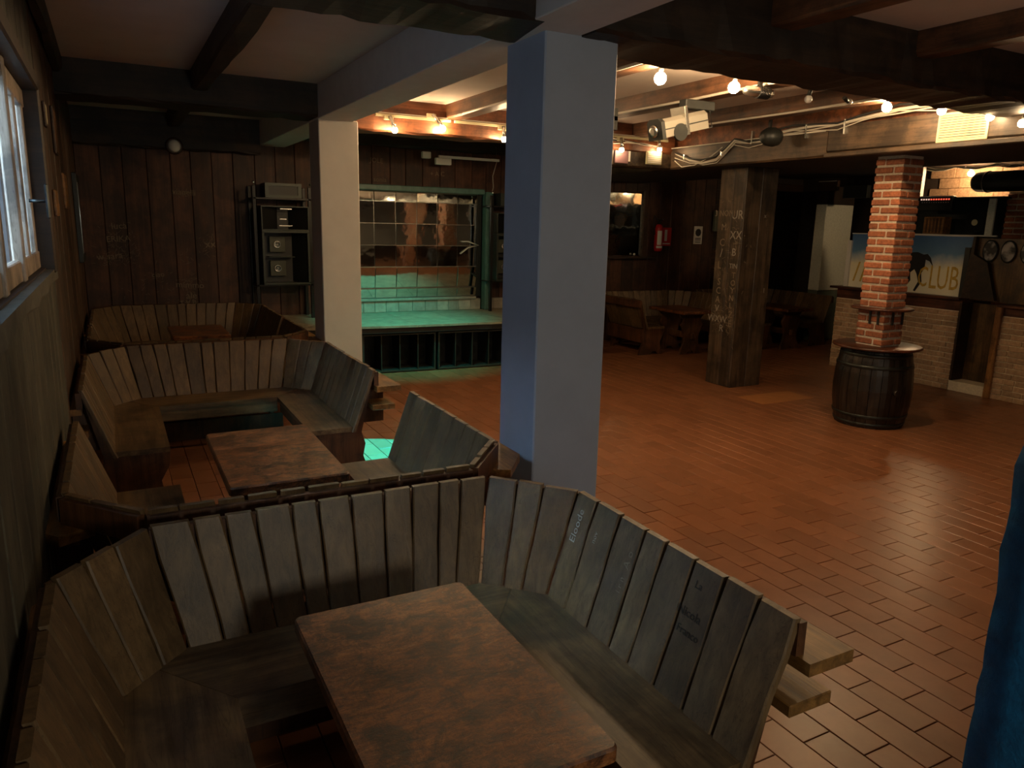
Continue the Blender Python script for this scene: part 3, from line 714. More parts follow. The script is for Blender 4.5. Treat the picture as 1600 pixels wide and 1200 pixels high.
# mirror wall
mr_ = thing('mirror_wall', 'wall mirror of square panes in teal frame behind the stage', 'mirror', (0, 0, 0))
for i in range(6):
    for j in range(4):
        x0 = 3.28 + i * .35; z0 = 1.06 + j * .335
        o = MB().box(-.1705, .1705, -.006, 0, -.163, .163, .003)
        o = inst('mirror_pane', o.mesh('mirror_pane', 'mirror'), (x0 + .175, 11.43, z0 + .1675), mr_)
        o.rotation_euler = (R.uniform(-.01, .01) + (.14, .04, 0, 0)[j], 0, R.uniform(-.012, .012)); o.location[1] -= (.018, .006, 0, 0)[j]
for i in range(6):
    for z0, hh in ((2.405, .14), (.91, .14)):
        o = inst('mirror_pane', MB().box(-.172, .172, -.006, 0, -hh / 2, hh / 2, .004).mesh('mirror_pane', 'mirror'), (3.28 + (i + .5) * .35, 11.43, z0 + hh / 2), mr_)
        o.rotation_euler = (R.uniform(-.02, .02) + (.16 if z0 < 1 else -.05), 0, R.uniform(-.02, .02)); o.location[1] -= .012
MB().box(3.25, 5.40, 11.435, 11.475, .90, 2.56).build('backing', 'silver', mr_)
MB().box(3.2, 5.46, 11.28, 11.44, 2.555, 2.64, .01).build('frame_head', 'teal', mr_)
MB().box(5.47, 5.60, 11.25, 11.42, .681, 2.60, .01).build('frame_post', 'teal', mr_)
MB().box(5.38, 5.47, 11.40, 11.43, .90, 2.56).build('frame_side', 'black', mr_)
MB().tube([(5.10, 11.40, 1.80), (5.22, 11.40, 1.80), (5.40, 11.38, 1.74), (5.22, 11.40, 1.70), (5.08, 11.40, 1.60)], .011).build('loose_cord', 'white', mr_)

def speaker_stack(x0, tag_, sx=1):
    rk = thing('speaker_rack', 'black metal rack holding speakers ' + tag_, 'rack', (x0, 11.0, .68), group='speaker racks beside the mirror')
    for a in (-.1, .66):
        MB().box(a, a + .045, .03, .08, 0, 1.86, .004).build('post', 'black_metal', rk)
        MB().box(a, a + .045, .40, .45, 0, 1.86, .004).build('post', 'black_metal', rk)
    for z in (.495, 1.70):
        MB().box(-.1, .705, .03, .45, z - .022, z).build('shelf_plate', 'black_metal', rk)
    for a in (-.08, .70): MB().sphere((a, .03, 1.90), .022).build('knob', 'silver', rk)
    c = thing('speaker', 'large black two driver speaker cabinet ' + tag_, 'speaker', (x0, 11.0, 1.176), group='large two driver cabinets')
    W, Hh = .655, .755
    mb = MB(); mb.box(0, W, .28, .42, 0, Hh).box(0, .02, .02, .3, 0, Hh).box(W - .02, W, .02, .3, 0, Hh).box(.02, W - .02, .02, .3, 0, .02).box(.02, W - .02, .02, .3, Hh - .02, Hh)
    mb.build('cabinet_body', 'black', c)
    for b in ((0, W, 0, .02, 0, .028), (0, W, 0, .02, Hh - .028, Hh), (0, .028, 0, .02, .02, Hh - .02), (W - .028, W, 0, .02, .02, Hh - .02)):
        MB().box(*b).build('edge_trim', 'trim_grey', c)
    for zc in (.22, .56):
        dp = MB().box(.13, .35, .20, .28, zc - .11, zc + .11, .004).build('driver_plate', 'driver_plate', c)
        MB().lathe([(.052, .20), (.052, .185), (.038, .18), (.038, .2)], 20, .235, zc, 'Y').build('driver_ring', 'silver', dp)
        MB().lathe([(.026, .2), (.022, .18), (.010, .168), (.002, .165)], 16, .235, zc, 'Y').build('dome', 'silver', dp)
    MB().box(.10, .46, .1, .28, .38, .39).build('divider', 'trim_grey', c)
    MB().prism([(.46, .28), (.627, .03), (.627, .28)], 'Z', .03, Hh - .03).build('horn_flare', 'black', c)
    hn = thing('horn_speaker', 'wide black horn box above the two driver cabinet ' + tag_, 'speaker', (x0, 11.0, 1.935), group='wide horn boxes')
    hz = .335
    mb = MB(); mb.box(0, W, .24, .42, 0, hz).box(0, .015, .02, .25, 0, hz).box(W - .015, W, .02, .25, 0, hz).box(.015, W - .015, .02, .25, 0, .015).box(.015, W - .015, .02, .25, hz - .015, hz)
    mb.build('cabinet_body', 'black', hn)
    for s in (0, 1):
        P = [(.015, .03), (.25, .20), (.25, .24), (.015, .24)] if s == 0 else [(W - .015, .03), (W - .015, .24), (.42, .24), (.42, .20)]
        MB().prism(P, 'Z', .02, hz - .02).build('horn_flare', 'black_metal', hn)
    for b in ((0, W, 0, .02, 0, .014), (0, W, 0, .02, hz - .014, hz), (0, .014, 0, .02, .01, hz - .01), (W - .014, W, 0, .02, .01, hz - .01)):
        MB().box(*b).build('edge_trim', 'trim_grey', hn)
    for z, a, b in ((.29, .26, .42), (.06, .24, .42), (.15, .25, .34)):
        MB().box(a, b, .0, .01, z, z + .012).build('horn_badge', 'silver', hn)
    am = thing('tweeter_box', 'small slotted box on top of the rack ' + tag_, 'speaker', (x0 + .07, 11.02, 2.381), group='slotted boxes on the racks')
    MB().box(0, .50, .02, .36, 0, .20, .008).build('box_body', 'black', am)
    for b in ((.0, .5, 0, .02, 0, .04), (0, .5, 0, .02, .16, .2), (0, .05, 0, .02, .04, .16), (.45, .5, 0, .02, .04, .16)):
        MB().box(*b).build('edge_trim', 'trim_grey', am)
speaker_stack(1.88, 'left of the stage mirror')
speaker_stack(5.55, 'right of the stage mirror')
t = thing('fluorescent_fitting', 'unlit white tube light fitting above the mirror', 'light', (4.30, 11.14, 3.10))
MB().box(.28, 1.33, -.02, .02, -.03, .01, .005).build('channel', 'white', t)
MB().box(0, .14, -.05, .02, -.05, .05, .01).build('end_cap', 'white', t)
MB().box(.22, .48, -.05, .02, -.13, -.03, .008).build('control_box', 'white', t)
MB().tube([(1.28, 0, .01), (1.28, 0, .12), (1.27, .02, .2)], .008).build('support_wire', 'cable_k', t)
MB().tube([(1.30, .02, -.03), (1.27, .1, -.25), (1.31, .15, -.42), (1.28, .15, -.55)], .006).build('loose_wire', 'cable_w', t)
t = thing('wall_lamp', 'round white unlit lamp on the dark back beam', 'lamp', (.852, 11.27, 3.01))
MB().lathe([(.075, .0), (.08, -.02), (.06, -.06), (.02, -.075)], 20, 0, 0, 'Y').build('lamp_shade', 'bulb_off', t)
MB().lathe([(.11, .02), (.11, .0), (.09, -.01)], 20, 0, 0, 'Y').build('base', 'plank_dark', t)
# graffiti scribbles on the back wall
gr = thing('wall_scribble', 'pale scratched scribbles on the back wall boards beside the speakers', 'graffiti', (0, 0, 0))
for s_, x, z, sz in (('vianelli', .95, 2.42, .11), ('luca', .12, 1.95, .12), ('ERIKA', .10, 1.78, .11), ('w sara', -.02, 1.55, .12), ('xx', 1.25, 1.72, .14), ('mimmo', .95, 1.15, .12), ('ale', .96, 1.0, .13), ('T.V.B.', .92, .9, .1), ('ciao', .55, 1.3, .1)):
    text(s_, 'chalkdim', sz, frame_m((x, 11.474, z), (1, 0, R.uniform(-.1, .1)), (0, 0, 1)), gr, 'scribble', .0004)
for s_, x, z in (('JOLE', 3.7, 3.0), ('sonia', 3.75, 2.72), ('+ A C', 4.7, 2.85)):
    text(s_, 'chalkdim', .1, frame_m((x, 11.474, z), (1, 0, R.uniform(-.1, .1)), (0, 0, 1)), gr, 'scribble', .0004)

def scratches(parent, mat, c, u, w_, su, sw, n, nrm):
    mb = MB(); c = Vector(c); u = Vector(u); w_ = Vector(w_); nrm = Vector(nrm)
    for _ in range(n):
        p = c + u * R.gauss(0, su) + w_ * R.gauss(0, sw); a = R.uniform(0, PI); d = u * math.cos(a) + w_ * math.sin(a); l = R.uniform(.01, .035); q = d.cross(nrm).normalized() * .0016
        pts = [p - d * l - q, p + d * l - q, p + d * l * .7 + q, p - d * l * .8 + q]
        mb.add([x + nrm * .0005 for x in pts] + [x - nrm * .001 for x in pts], [(0, 1, 2, 3), (4, 7, 6, 5), (0, 4, 5, 1), (1, 5, 6, 2), (2, 6, 7, 3), (3, 7, 4, 0)])
    mb.build('scratch_marks', mat, parent, kind='stuff')
for (x, z, su, sw, n) in ((.1, 1.75, .10, .12, 60), (.15, 1.55, .12, .06, 50), (.95, 1.12, .06, .20, 90), (1.22, 1.68, .05, .10, 40), (.5, 1.2, .2, .15, 40), (-.1, 1.5, .06, .08, 25), (.98, 2.40, .07, .02, 30)):
    scratches(gr, 'chalkdim', (x, 11.474, z), (1, 0, 0), (0, 0, 1), su, sw, n, (0, -1, 0))
for (y, z, su, sw, n) in ((7.42, 2.0, .04, .08, 40), (7.65, .92, .08, .07, 90), (7.42, .9, .05, .1, 50), (7.5, 1.6, .14, .5, 60)):
    scratches(cp, 'chalkdim', (7.2385, y, z), (0, 1, 0), (0, 0, 1), su, sw, n, (-1, 0, 0))

# ------------------------------------------------------------------ hall back wall items
t = thing('wall_mirror', 'dark framed mirror with curved design left of the extinguisher', 'mirror', (0, 0, 0))
MB().box(7.55, 8.78, 11.455, 11.475, 1.58, 2.70).build('mirror_glass', 'mirror', t)
MB().box(8.78, 8.82, 11.42, 11.476, 1.55, 2.75, .006).build('frame_side', 'fascia', t)
MB().box(7.5, 9.1, 11.36, 11.476, 1.52, 1.56, .006).build('shelf', 'plank_dark', t)
for x in (7.95, 8.62): MB().sphere((x, 11.40, 1.60), .022).build('knob', 'white', t)
t = thing('fire_extinguisher', 'red fire extinguisher on the board wall', 'extinguisher', (9.16, 11.39, 1.66))
MB().lathe([(.06, 0), (.075, .02), (.08, .05), (.08, .42), (.06, .48), (.03, .50)], 24).build('cylinder', 'red', t)
MB().lathe([(.0815, .12), (.0815, .38)], 16, a0=-PI * .8, a1=-PI * .45).build('printed_label', 'paper', t)
MB().lathe([(.0817, .06), (.0817, .10)], 16, a0=-PI * .85, a1=-PI * .35).build('printed_label', 'paper', t)
MB().cyl((0, 0, .50), (0, 0, .56), .02).box(-.05, .06, -.012, .012, .56, .59).build('valve', 'black_metal', t)
MB().tube([(-.01, 0, .56), (-.09, 0, .62), (-.13, 0, .66), (-.14, -.01, .5), (-.11, -.02, .3)], .010).build('hose', 'cable_k', t)
MB().sphere((.08, -.0, .59), .018).build('gauge', 'silver', t)
t = thing('extinguisher_sign', 'red extinguisher sign beside the red cylinder', 'sign', (9.40, 11.46, 1.93))
sg = MB().box(-.12, .12, 0, .01, -.17, .17).build('sign_plate', 'red', t); MB().box(-.04, .02, -.002, 0, -.08, .13).build('sign_symbol', 'paper', sg)
MB().box(-.1, .1, -.002, 0, -.14, -.12).build('sign_text', 'paper', sg)
t = thing('wall_notice', 'white and black printed notice right of the extinguisher', 'notice', (10.19, 11.46, 1.97))
sg = MB().box(-.105, .105, 0, .01, -.17, .17).build('sheet', 'paper', t)
MB().lathe([(.075, 0), (.07, -.002)], 9, 0, .05, 'Y').build('printed_symbol', 'ink', sg)
for z in (-.07, -.10, -.14): MB().box(-.07, .07, -.002, 0, z, z + .015).build('printed_line', 'ink', sg)
t = thing('wall_socket_box', 'small pale green box beside the carved post', 'box', (10.62, 11.40, 2.25))
MB().box(-.08, .1, 0, .06, -.2, .2, .006).build('box_body', 'greendoor', t)

# textured pale pillar and door beyond the second hall booth
s = struct('column', 'pale textured plaster pillar left of the bar')
MB().box(12.0, 12.75, 10.0, 10.25, .98, 2.60, .01).build('shaft', 'texcol', s)
MB().box(12.0, 12.75, 10.02, 10.25, 0.0, .98, .01).build('lower_panel', 'greendoor', s)
MB().box(12.0, 12.75, 10.0, 10.25, 2.60, 2.93).build('dark_head', 'soffit', s)
t = thing('exit_sign_box', 'small unlit sign box above the pale pillar', 'sign', (11.92, 9.75, 2.84))
MB().box(0, .06, 0, .45, 0, .19, .006).build('box_body', 'plank_dark', t); MB().box(-.003, 0, .02, .43, .17, .18).build('bright_edge', 'paper', t)
t = thing('ceiling_box', 'dark square outlined box on the lowered ceiling beside the sign', 'box', (11.9, 9.1, 2.70))
MB().box(0, .1, 0, .5, 0, .22, .006).build('box_body', 'black', t)
for b in ((-.004, 0, 0, .5, .0, .01), (-.004, 0, 0, .01, 0, .22), (-.004, 0, .49, .5, 0, .22)): MB().box(*b).build('edge_trim', 'trim_grey', t)

# ------------------------------------------------------------------ bar
def bar_wall(y0, y1, z0, z1, label, x=10.09):
    t = thing('bar_counter', label, 'bar counter', (0, 0, 0), group='brick fronted bar counters')
    MB().box(x, x + .25, y0, y1, 0, z1).build('mortar_backing', 'mortar_bar', t)
    ch = .0725; k = 0; z = z0
    while z + ch < z1 + .01:
        y = y1 - (0 if k % 2 else -.0) ; first = True
        while y > y0 + .03:
            wd = R.choice((.26, .30, .24, .14)) if not first or k % 2 == 0 else .15
            e = max(y - wd, y0)
            if e - y0 < .06: e = y0
            mbx = MB().box(x - .016 + R.uniform(-.004, .004), x + .01, -(y - e) + .009, -.001, .0, ch - .011, .005)
            inst('brick', mbx.mesh('brick', 'brick_bar'), (0, y, z), t); y = e; first = False
        z += ch; k += 1
    return t
b1 = bar_wall(6.06, 8.03, 0.0, 1.09, 'bar counter brick front behind the barrel')
MB().box(10.08, 10.34, 6.04, 8.03, 1.09, 1.235).build('wood_band', 'barwood', b1)
MB().box(10.0, 10.5, 6.04, 8.12, 1.235, 1.27, .006).build('counter_top', 'barwood', b1)
b2 = bar_wall(3.4, 5.50, 0.0, 1.09, 'bar counter brick front right of the wooden doorway')
MB().box(10.08, 10.34, 3.4, 5.50, 1.09, 1.20).build('wood_band', 'barwood', b2)
MB().box(10.0, 10.5, 3.4, 5.55, 1.20, 1.235, .006).build('counter_top', 'barwood', b2)
t = thing('bar_gate', 'tall brown wooden panel recessed between the two bar counters', 'door', (0, 0, 0))
MB().box(10.32, 10.36, 5.50, 6.06, .14, 1.20).build('door_panel', 'doorwood', t)
MB().box(10.07, 10.32, 6.03, 6.06, .12, 1.20).build('jamb', 'plank_dark', t)
MB().box(10.06, 10.36, 5.50, 6.06, 0, .14, .006).build('step', 'mortar_bar', t)
MB().box(10.03, 10.12, 5.49, 5.565, 0, 1.205, .006).build('gate_post', 'postorange', t)
MB().box(10.14, 10.18, 3.4, 5.98, 1.25, 2.06).build('tall_panel', 'doorwood', t)
MB().prism([(6.06, 1.27), (5.62, 1.27), (5.78, 1.75), (5.97, 1.85), (5.97, 2.08), (6.0, 2.08)], 'X', 10.06, 10.13).build('slanted_board', 'plank_dark', t)
for y, sc in ((5.80, 0), (5.57, 0), (5.33, 0)):
    p = thing('oval_photograph', {5.80: 'oval black and white photograph nearest the painted panel', 5.57: 'middle oval black and white photograph over the gate', 5.33: 'oval black and white photograph at the picture edge'}[y], 'photograph', (10.125, y, 1.90), group='oval photographs')
    o = MB().lathe([(.115, 0), (.115, -.012), (.10, -.012)], 28, 0, 0, 'X'); o.v = [(a, b * .82, c * 1.25) for a, b, c in o.v]; o.build('frame', 'black', p)
    o = MB().lathe([(.10, -.012), (.10, -.015)], 28, 0, 0, 'X'); o.v = [(a, b * .82, c * 1.25) for a, b, c in o.v]; o.build('print', 'bw', p)
pt = thing('painted_panel', 'painted board with blue sky, pale sand, dark horse and letters', 'painting', (10.1, 6.0, 1.275))
pb_ = MB().box(0, .02, .0, 1.88, 0, .80).build('board', 'painting', pt)
MB().box(-.015, .03, -.02, .0, 0, .81).build('edge_strip', 'paper', pt)
MB().box(-.015, .03, 0, 1.88, .80, .812).build('edge_strip', 'paper', pt)
MB().box(-.03, .02, .03, .10, 0, .66).build('upright', 'black', pt)
MB().box(-.03, .02, 1.86, 1.93, 0, .7).build('upright', 'white', pt)
H = [(0, .50), (.05, .56), (.18, .57), (.27, .54), (.33, .55), (.38, .50), (.43, .38), (.37, .45), (.31, .47), (.31, .36), (.27, .28), (.29, .16), (.21, .02), (.18, .03), (.24, .16), (.20, .27), (.16, .33), (.10, .28), (.12, .17), (.05, .06), (.02, .08), (.07, .17), (.03, .30), (0, .36), (-.05, .28), (-.12, .32), (-.2, .25), (-.22, .3), (-.1, .45)]
hm = MB(); hm.prism([(.96 - x, z) for x, z in H], 'X', -.004, -.001); hm.build('painted_horse', 'ink', pb_)
M['gold'] = plain('ochre_letter_paint', (0.55, 0.35, 0.05), 0.6, nscale=20)
for s_, y, sz in (('C', .66, .40), ('L', .51, .46), ('U', .37, .46), ('B', .21, .46)):
    o = text(s_, 'gold', sz, Matrix.Identity(4), pb_, 'painted_letter', .001); o.matrix_local = frame_m((-.003, y, .22), (0, -1, 0), (0, 0, 1)); o.scale = (.55, 1, 1)
for s_, y in (('/', 1.74), ('/', 1.62), ('/', 1.50)):
    o = text(s_, 'gold', .42, Matrix.Identity(4), pb_, 'painted_letter', .001); o.matrix_local = frame_m((-.003, y, .22), (0, -1, 0), (0, 0, 1))
# behind the bar
cw = struct('wall_bar', 'stone clad wall behind the DJ shelf, lit by one bulb')
MB().box(12.02, 12.1, 5.2, 8.1, 2.2, 3.15).build('backing', 'soffit', cw)
for r_ in range(3):
    y = 8.0 - (.15 if r_ % 2 else 0)
    while y > 5.4:
        wd = R.uniform(.28, .42)
        MB().box(11.99 + R.uniform(-.01, .01), 12.02, y - wd + .005, y, 2.66 + r_ * .16 + .004, 2.66 + (r_ + 1) * .16, .006).build('stone', 'stone', cw); y -= wd
t = thing('dj_shelf', 'black shelf unit with sound equipment behind the painted panel', 'shelf', (11.3, 6.5, 1.9))
MB().box(0, .45, -.1, 1.5, .0, .03).box(0, .45, -.1, 1.5, .72, .75).box(0, .45, 1.47, 1.5, .03, .72).box(.42, .45, -.1, 1.5, .03, .72).build('carcass', 'black', t)
MB().box(-.03, .0, -.1, 1.5, .18, .20).build('pale_edge', 'white', t)
MB().box(.0, .03, .0, .10, .18, .72).build('upright', 'texcol', t)
MB().box(-.02, .06, 1.17, 1.27, .72, 1.24, .004).build('white_batten', 'white', t)
mx = thing('mixing_console', 'black mixer with a row of red lights on the DJ shelf', 'mixer', (11.25, 7.12, 2.45))
mxb = MB().box(0, .10, 0, .55, 0, .22, .006).build('mixer_body', 'black', mx)
MB().box(-.01, .02, 0, .55, .205, .222).build('top_strip', 'white', mx)
for k in range(12): MB().box(-.008, 0, .04 + k * .04, .06 + k * .04, .16, .18).build('led', 'led' if k < 8 else 'led_w', mxb)
for k in range(12): MB().box(-.006, 0, .05 + k * .038, .06 + k * .038, .12, .13).build('knob', 'white', mxb)
tt = thing('record_deck', 'dark record with a pale centre leaning on the DJ shelf', 'record', (11.28, 6.75, 2.28))
MB().lathe([(.15, 0), (.15, -.006)], 28, 0, 0, 'X').build('disc', 'black_metal', tt); MB().lathe([(.045, -.006), (.045, -.008)], 18, 0, 0, 'X').build('disc_label', 'cream', tt)
tt = thing('record_crate', 'brown box of records on the DJ shelf left of the record', 'crate', (11.27, 7.22, 2.10))
MB().box(0, .2, 0, .32, 0, .26, .006).build('crate_body', 'rail', tt)
for k in range(5): MB().box(-.004, 0, .03 + .055 * k, .06 + .055 * k, .02, .24).build('sleeve', 'panel_x', tt)
t = thing('air_duct', 'fat black duct hanging behind the bar', 'duct', (0, 0, 0))
MB().lathe([(.06, 6.90), (.11, 6.88), (.14, 6.83), (.145, 6.75), (.15, 5.0)], 24, 11.35, 2.86, 'Y').build('duct_pipe', 'black', t)
MB().lathe([(.150, 6.70), (.156, 6.68), (.150, 6.66)], 24, 11.35, 2.86, 'Y').build('duct_rim', 'black_metal', t)
bb = thing('bar_bulb', 'lit bare bulb in front of the stone wall behind the bar', 'bulb', (11.62, 7.12, 3.02))
MB().sphere((0, 0, -.01), .044).build('glass_bulb', 'bulb', bb); MB().cyl((0, 0, .02), (0, 0, .07), .018).build('socket', 'black', bb)
cb_ = thing('cable_bundle', 'pale cables looping across the lowered ceiling behind the bar', 'cable', (0, 0, 0))
for k in range(3):
    MB().tube([(11.45, 7.75 - q * .16, 3.13 - .05 * abs(math.sin(q * .9 + k * .2)) - .012 * k) for q in range(12)], .009).build('cable', ('cable_w', 'cable_k', 'cable_w')[k], cb_)

# ------------------------------------------------------------------ ceiling lights
def globe(x, y, z, label, r=.040, grp='bare globe bulbs on the near beam'):
    t = thing('globe_bulb', label, 'bulb', (x, y, z), group=grp)
    MB().sphere((0, 0, 0), r, 16).build('glass_bulb', 'bulb' if r > .04 else 'bulb_small', t)
    MB().cyl((0, 0, r - .006), (0, -.03, r + .07), .018).build('socket', 'black', t)
for x, y, z, r_, lb in ((3.75, 4.76, 3.195, .046, 'lit globe bulb nearest the big white pillar'), (4.49, 4.76, 3.205, .046, 'lit globe bulb left of the ribbed ceiling heater'), (6.33, 4.74, 3.215, .042, 'lit globe bulb between the heater and the vent grille'),
              (6.60, 4.39, 3.17, .038, 'lit globe bulb at the left edge of the vent grille'), (6.80, 4.075, 3.10, .034, 'lit globe bulb at the right edge of the vent grille')):
    globe(x, y, z, lb, r_)
globe(6.77, 3.78, 3.015, 'lit globe bulb at the right edge of the picture', .034)
t = thing('globe_bulb', 'small unlit white bulb on the near beam right of the heater', 'bulb', (5.36, 4.78, 3.20))
MB().sphere((0, 0, 0), .034, 14).build('glass_bulb', 'bulb_off', t); MB().cyl((0, 0, .028), (0, -.02, .08), .018).build('socket', 'black', t)
t = thing('globe_bulb', 'small unlit tilted bulb midway along the near beam', 'bulb', (5.88, 4.78, 3.225))
MB().sphere((0, 0, 0), .025, 14).build('glass_bulb', 'bulb_off', t); MB().cyl((-.02, 0, .0), (-.08, 0, .03), .018).build('socket', 'black', t)
t = thing('ceiling_heater', 'silver ribbed heater lamp under the near beam', 'heater', (4.80, 4.80, 3.205))
MB().lathe([(.012, -.17), (.035, -.14), (.045, -.02), (.045, .08), (.03, .15)], 14, 0, 0, 'X').build('heater_body', 'silver', t)
for k in range(9): MB().lathe([(.050, -.02 + k * .014), (.050, -.014 + k * .014)], 14, 0, 0, 'X').build('cooling_rib', 'black_metal', t)
MB().box(-.02, .02, -.02, .0, .03, .1).build('bracket', 'black_metal', t)
# track and spots
tr = thing('track_rail', 'white lighting track along the red lit beam', 'track', (0, 0, 0))
for a, b in ((2.7, 3.6), (3.65, 4.7), (4.75, 6.8)): MB().box(a, b, 8.375, 8.405, 3.235, 3.262).build('rail_section', 'cream', tr)
MB().box(2.7, 6.8, 8.38, 8.40, 3.27, 3.28).build('wire', 'cable_w', tr)
def spot(x, z, dx, label):
    t = thing('track_spotlight', label, 'spotlight', (x, 8.33, z), group='track spotlights on the red beam')
    MB().sphere((0, 0, 0), .032, 14).build('lamp_bulb', 'bulb' if x < 5 else 'bulb_small', t)
    MB().cyl((0, 0, .02), (-dx, .02, .15), .028, .02).build('housing', 'silver', t)
    MB().box(-dx - .06, -dx + .05, .03, .06, .11, .16, .004).build('adapter', 'cream', t)
for x, z, dx, lb in ((2.90, 3.09, .05, 'lit track spotlight nearest the slimmer pillar'), (3.48, 3.15, .12, 'second lit track spotlight over the stage'), (4.27, 3.09, 0, 'lit track spotlight at the left edge of the big pillar'),
                 (6.0, 3.08, .0, 'lit track spotlight just right of the big pillar'), (6.62, 3.12, 0.0, 'lit track spotlight below the scanner light')):
    spot(x, z, dx, lb)
# stage green par
t = thing('par_can', 'black stage lamp casting green light onto the stage', 'spotlight', (3.35, 8.90, 3.27))
MB().cyl((0, .05, .0), (0, -.02, .06), .06, .05, 16).build('housing', 'black', t); MB().box(-.01, .01, -.1, -.04, .02, .15).build('bracket', 'black', t)
# moving scanner fixture
t = thing('scanner_light', 'long pale disco scanner light hanging from the hall joist', 'light', (4.58, 5.55, 2.99), 0)
ang = Matrix.Rotation(math.radians(-14), 4, 'Y')
def rot(mb): mb.v = [tuple(ang @ Vector(p)) for p in mb.v]; return mb
rot(MB().prism([(-.09, -.07), (.09, -.07), (.09, .06), (.05, .09), (-.05, .09), (-.09, .06)], 'X', -.20, .30)).build('body', 'grey_body', t)
rot(MB().prism([(-.10, -.08), (.10, -.08), (.10, .07), (.06, .10), (-.06, .10), (-.10, .07)], 'X', -.24, -.20)).build('front_bezel', 'black', t)
rot(MB().lathe([(.055, -.24), (.055, -.262), (.03, -.27)], 18, 0, 0, 'X')).build('lens', 'silver', t)
rot(MB().lathe([(.075, -.10), (.075, -.075)], 20, -.03, -.05, 'Y')).build('side_knob', 'black', t)
rot(MB().box(.04, .075, -.10, .10, -.09, .16, .004)).build('yoke', 'silver', t)
rot(MB().box(-.2, .3, -.092, -.089, -.005, .005)).build('seam', 'black', t)
MB().box(.06, .40, -.05, .05, .16, .24, .006).build('mount', 'black', t)
MB().tube([(.28, -.05, .0), (.38, -.05, .02), (.36, -.03, .16), (.2, 0, .2)], .007).build('power_cord', 'cable_k', t)
t = thing('par_spotlight', 'round black spotlight hanging by the boxed beam', 'spotlight', (6.60, 6.38, 3.12))
MB().lathe([(.02, -.1), (.07, -.08), (.10, -.02), (.105, .06), (.09, .12), (.04, .14)], 20, 0, 0, 'X').build('housing', 'black', t)
MB().box(-.015, .015, -.015, .015, .09, .22).build('bracket', 'black_metal', t)
t = thing('ceiling_speaker_box', 'dark box mount hanging above the scanner light', 'bracket', (4.35, 6.6, 3.10))
MB().box(-.12, .3, -.05, .05, .05, .09).box(.25, .3, -.05, .05, -.04, .17).build('bracket_arm', 'black', t)
# vents
def vent(x, y0, y1, z0, z1, label, n):
    t = thing('vent_grille', label, 'vent', (x, y0, z0)); W = y1 - y0; Hh = z1 - z0; f = .022
    for b in ((-.012, 0, 0, W, 0, f), (-.012, 0, 0, W, Hh - f, Hh), (-.012, 0, 0, f, f, Hh - f), (-.012, 0, W - f, W, f, Hh - f)):
        MB().box(*b, .003).build('frame', 'cream', t)
    MB().box(-.002, 0, f, W - f, f, Hh - f).build('backing', 'plank_dark', t)
    for k in range(n):
        z = f + (Hh - 2 * f) * (k + .5) / n
        MB().prism([(-.012, z - .008), (-.002, z + .006), (-.002, z + .010), (-.012, z - .003)], 'Y', f, W - f).build('slat', 'cream', t)
vent(6.898, 4.13, 4.60, 2.93, 3.19, 'cream vent grille with slats on the boxed beam', 10)
v2 = thing('vent_grille', 'small cream vent grille below the far track light', 'vent', (6.45, 8.38, 2.93))
MB().box(0, .26, 0, .02, 0, .17, .003).build('frame', 'cream', v2)
for k in range(6): MB().box(.02, .24, -.006, 0, .02 + k * .024, .032 + k * .024).build('slat', 'white', v2)
v3 = thing('ceiling_box', 'dull pink box with a white edge beside the small vent', 'box', (5.95, 8.40, 2.92))
M['pink'] = plain('dull_pink_box', (0.20, 0.11, 0.12), 0.6)
MB().box(0, .22, 0, .1, 0, .16, .004).build('box_body', 'pink', v3); MB().box(.22, .25, 0, .1, .03, .16).build('white_edge', 'white', v3)
bt = beam('dark boxed lintel under the far end of the red beam', 'fascia', 'X', 5.7, 6.9, 8.42, 8.60, 2.88, 3.08, amp=.004, seg=6)
# cables along the boxed beam
cbx = thing('cable_bundle', 'pale and black cables looping along the boxed beam', 'cable', (0, 0, 0))
path = [(8.3, 3.09), (8.0, 2.98), (7.75, 2.93), (7.5, 2.96), (7.35, 3.06), (7.2, 3.17), (6.95, 3.12), (6.75, 3.12), (6.55, 3.19), (6.3, 3.21), (6.0, 3.22), (5.7, 3.21), (5.4, 3.24), (5.0, 3.28), (4.6, 3.28), (4.3, 3.27), (4.05, 3.25)]
for k, (mt, r, dz, dx) in enumerate((('cable_w', .016, 0, 0), ('cable_k', .012, .025, .01), ('cable_w', .008, -.022, -.005), ('cable_k', .007, .012, -.02), ('cable_w', .006, -.035, .01))):
    MB().tube([(6.88 - dx, y, z + dz * (1 + .8 * math.sin(y * 5 + k))) for y, z in path], r).build('cable', mt, cbx)
MB().tube([(6.87, 8.3, 2.99), (6.87, 8.15, 2.90), (6.87, 7.9, 2.91), (6.87, 7.6, 3.0), (6.87, 7.4, 3.10)], .007).build('cable', 'cable_w', cbx)
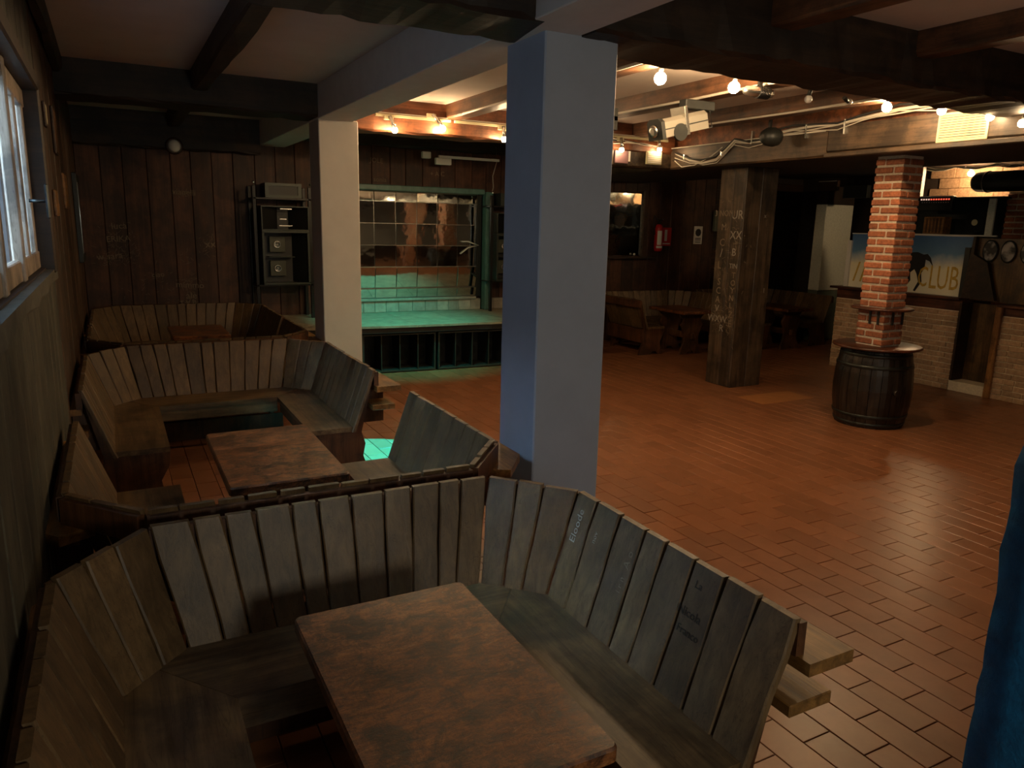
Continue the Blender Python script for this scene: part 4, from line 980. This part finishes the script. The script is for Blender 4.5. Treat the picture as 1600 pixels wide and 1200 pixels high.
for y in (8.1, 7.4, 6.9, 6.1, 5.6): MB().box(6.86, 6.90, y, y + .02, 3.1 if y < 7 else 3.0, 3.25 if y < 7 else 3.06).build('clip', 'silver', cbx)
cb3 = thing('cable_bundle', 'pale cables along the bottom of the red lit beam', 'cable', (0, 0, 0))
for k in range(3): MB().tube([(5.2 + .3 * q, 8.37, 3.16 - .03 * math.sin(q * 1.3 + k) + .015 * k) for q in range(6)], .008).build('cable', ('cable_w', 'cable_k', 'cable_w')[k], cb3)
# Club sign on the wall behind the viewer (seen only in the stage mirror)
t = thing('club_sign', 'dark sign with pale Club lettering reflected in the stage mirror', 'sign', (10.3, -2.97, 2.45))
sg = MB().box(-.6, .6, 0, .03, -.22, .22).build('sign_board', 'black', t)
o = text('Club', 'white', .42, Matrix.Identity(4), sg, 'lettering', .002); o.matrix_local = frame_m((0, .034, 0), (-1, 0, 0), (0, 0, 1))
# ------------------------------------------------------------------ blue parapet at the stairs
pb = struct('wall_stair', 'rough blue painted low wall at the right edge')
v = []; nz, nx = 26, 10
x0, x1, yA, yB2, zt = 2.19, 2.9, .90, 1.10, 1.66
prof = []
for i in range(nx + 1): prof.append((x1 - (x1 - x0) * i / nx, yA))
prof.append((x0 - .0, yA + .03)); prof += [(x0, yA + .1), (x0 + .01, yB2)]
for i in range(1, 4): prof.append((x0 + .2 * i, yB2))
prof.append((x1, yB2)); n = len(prof)
for k in range(nz + 1):
    z = zt * k / nz
    shr = 0 if k < nz - 2 else (.012, .035, .07)[k - nz + 2]
    for i, (a, b) in enumerate(prof):
        e = R.uniform(-.006, .006)
        v.append((a + e + (shr if a < x0 + .06 else 0), b + R.uniform(-.006, .006) + (shr * .5 if b < 1.0 else -shr * .5), z + (R.uniform(-.006, .006) if k else 0)))
f = [(k * n + i, k * n + (i + 1) % n, (k + 1) * n + (i + 1) % n, (k + 1) * n + i) for k in range(nz) for i in range(n)]
f += [tuple(range(n))[::-1], tuple(nz * n + i for i in range(n))]
MB().add(v, f, True).build('wall_body', 'blue', pb)
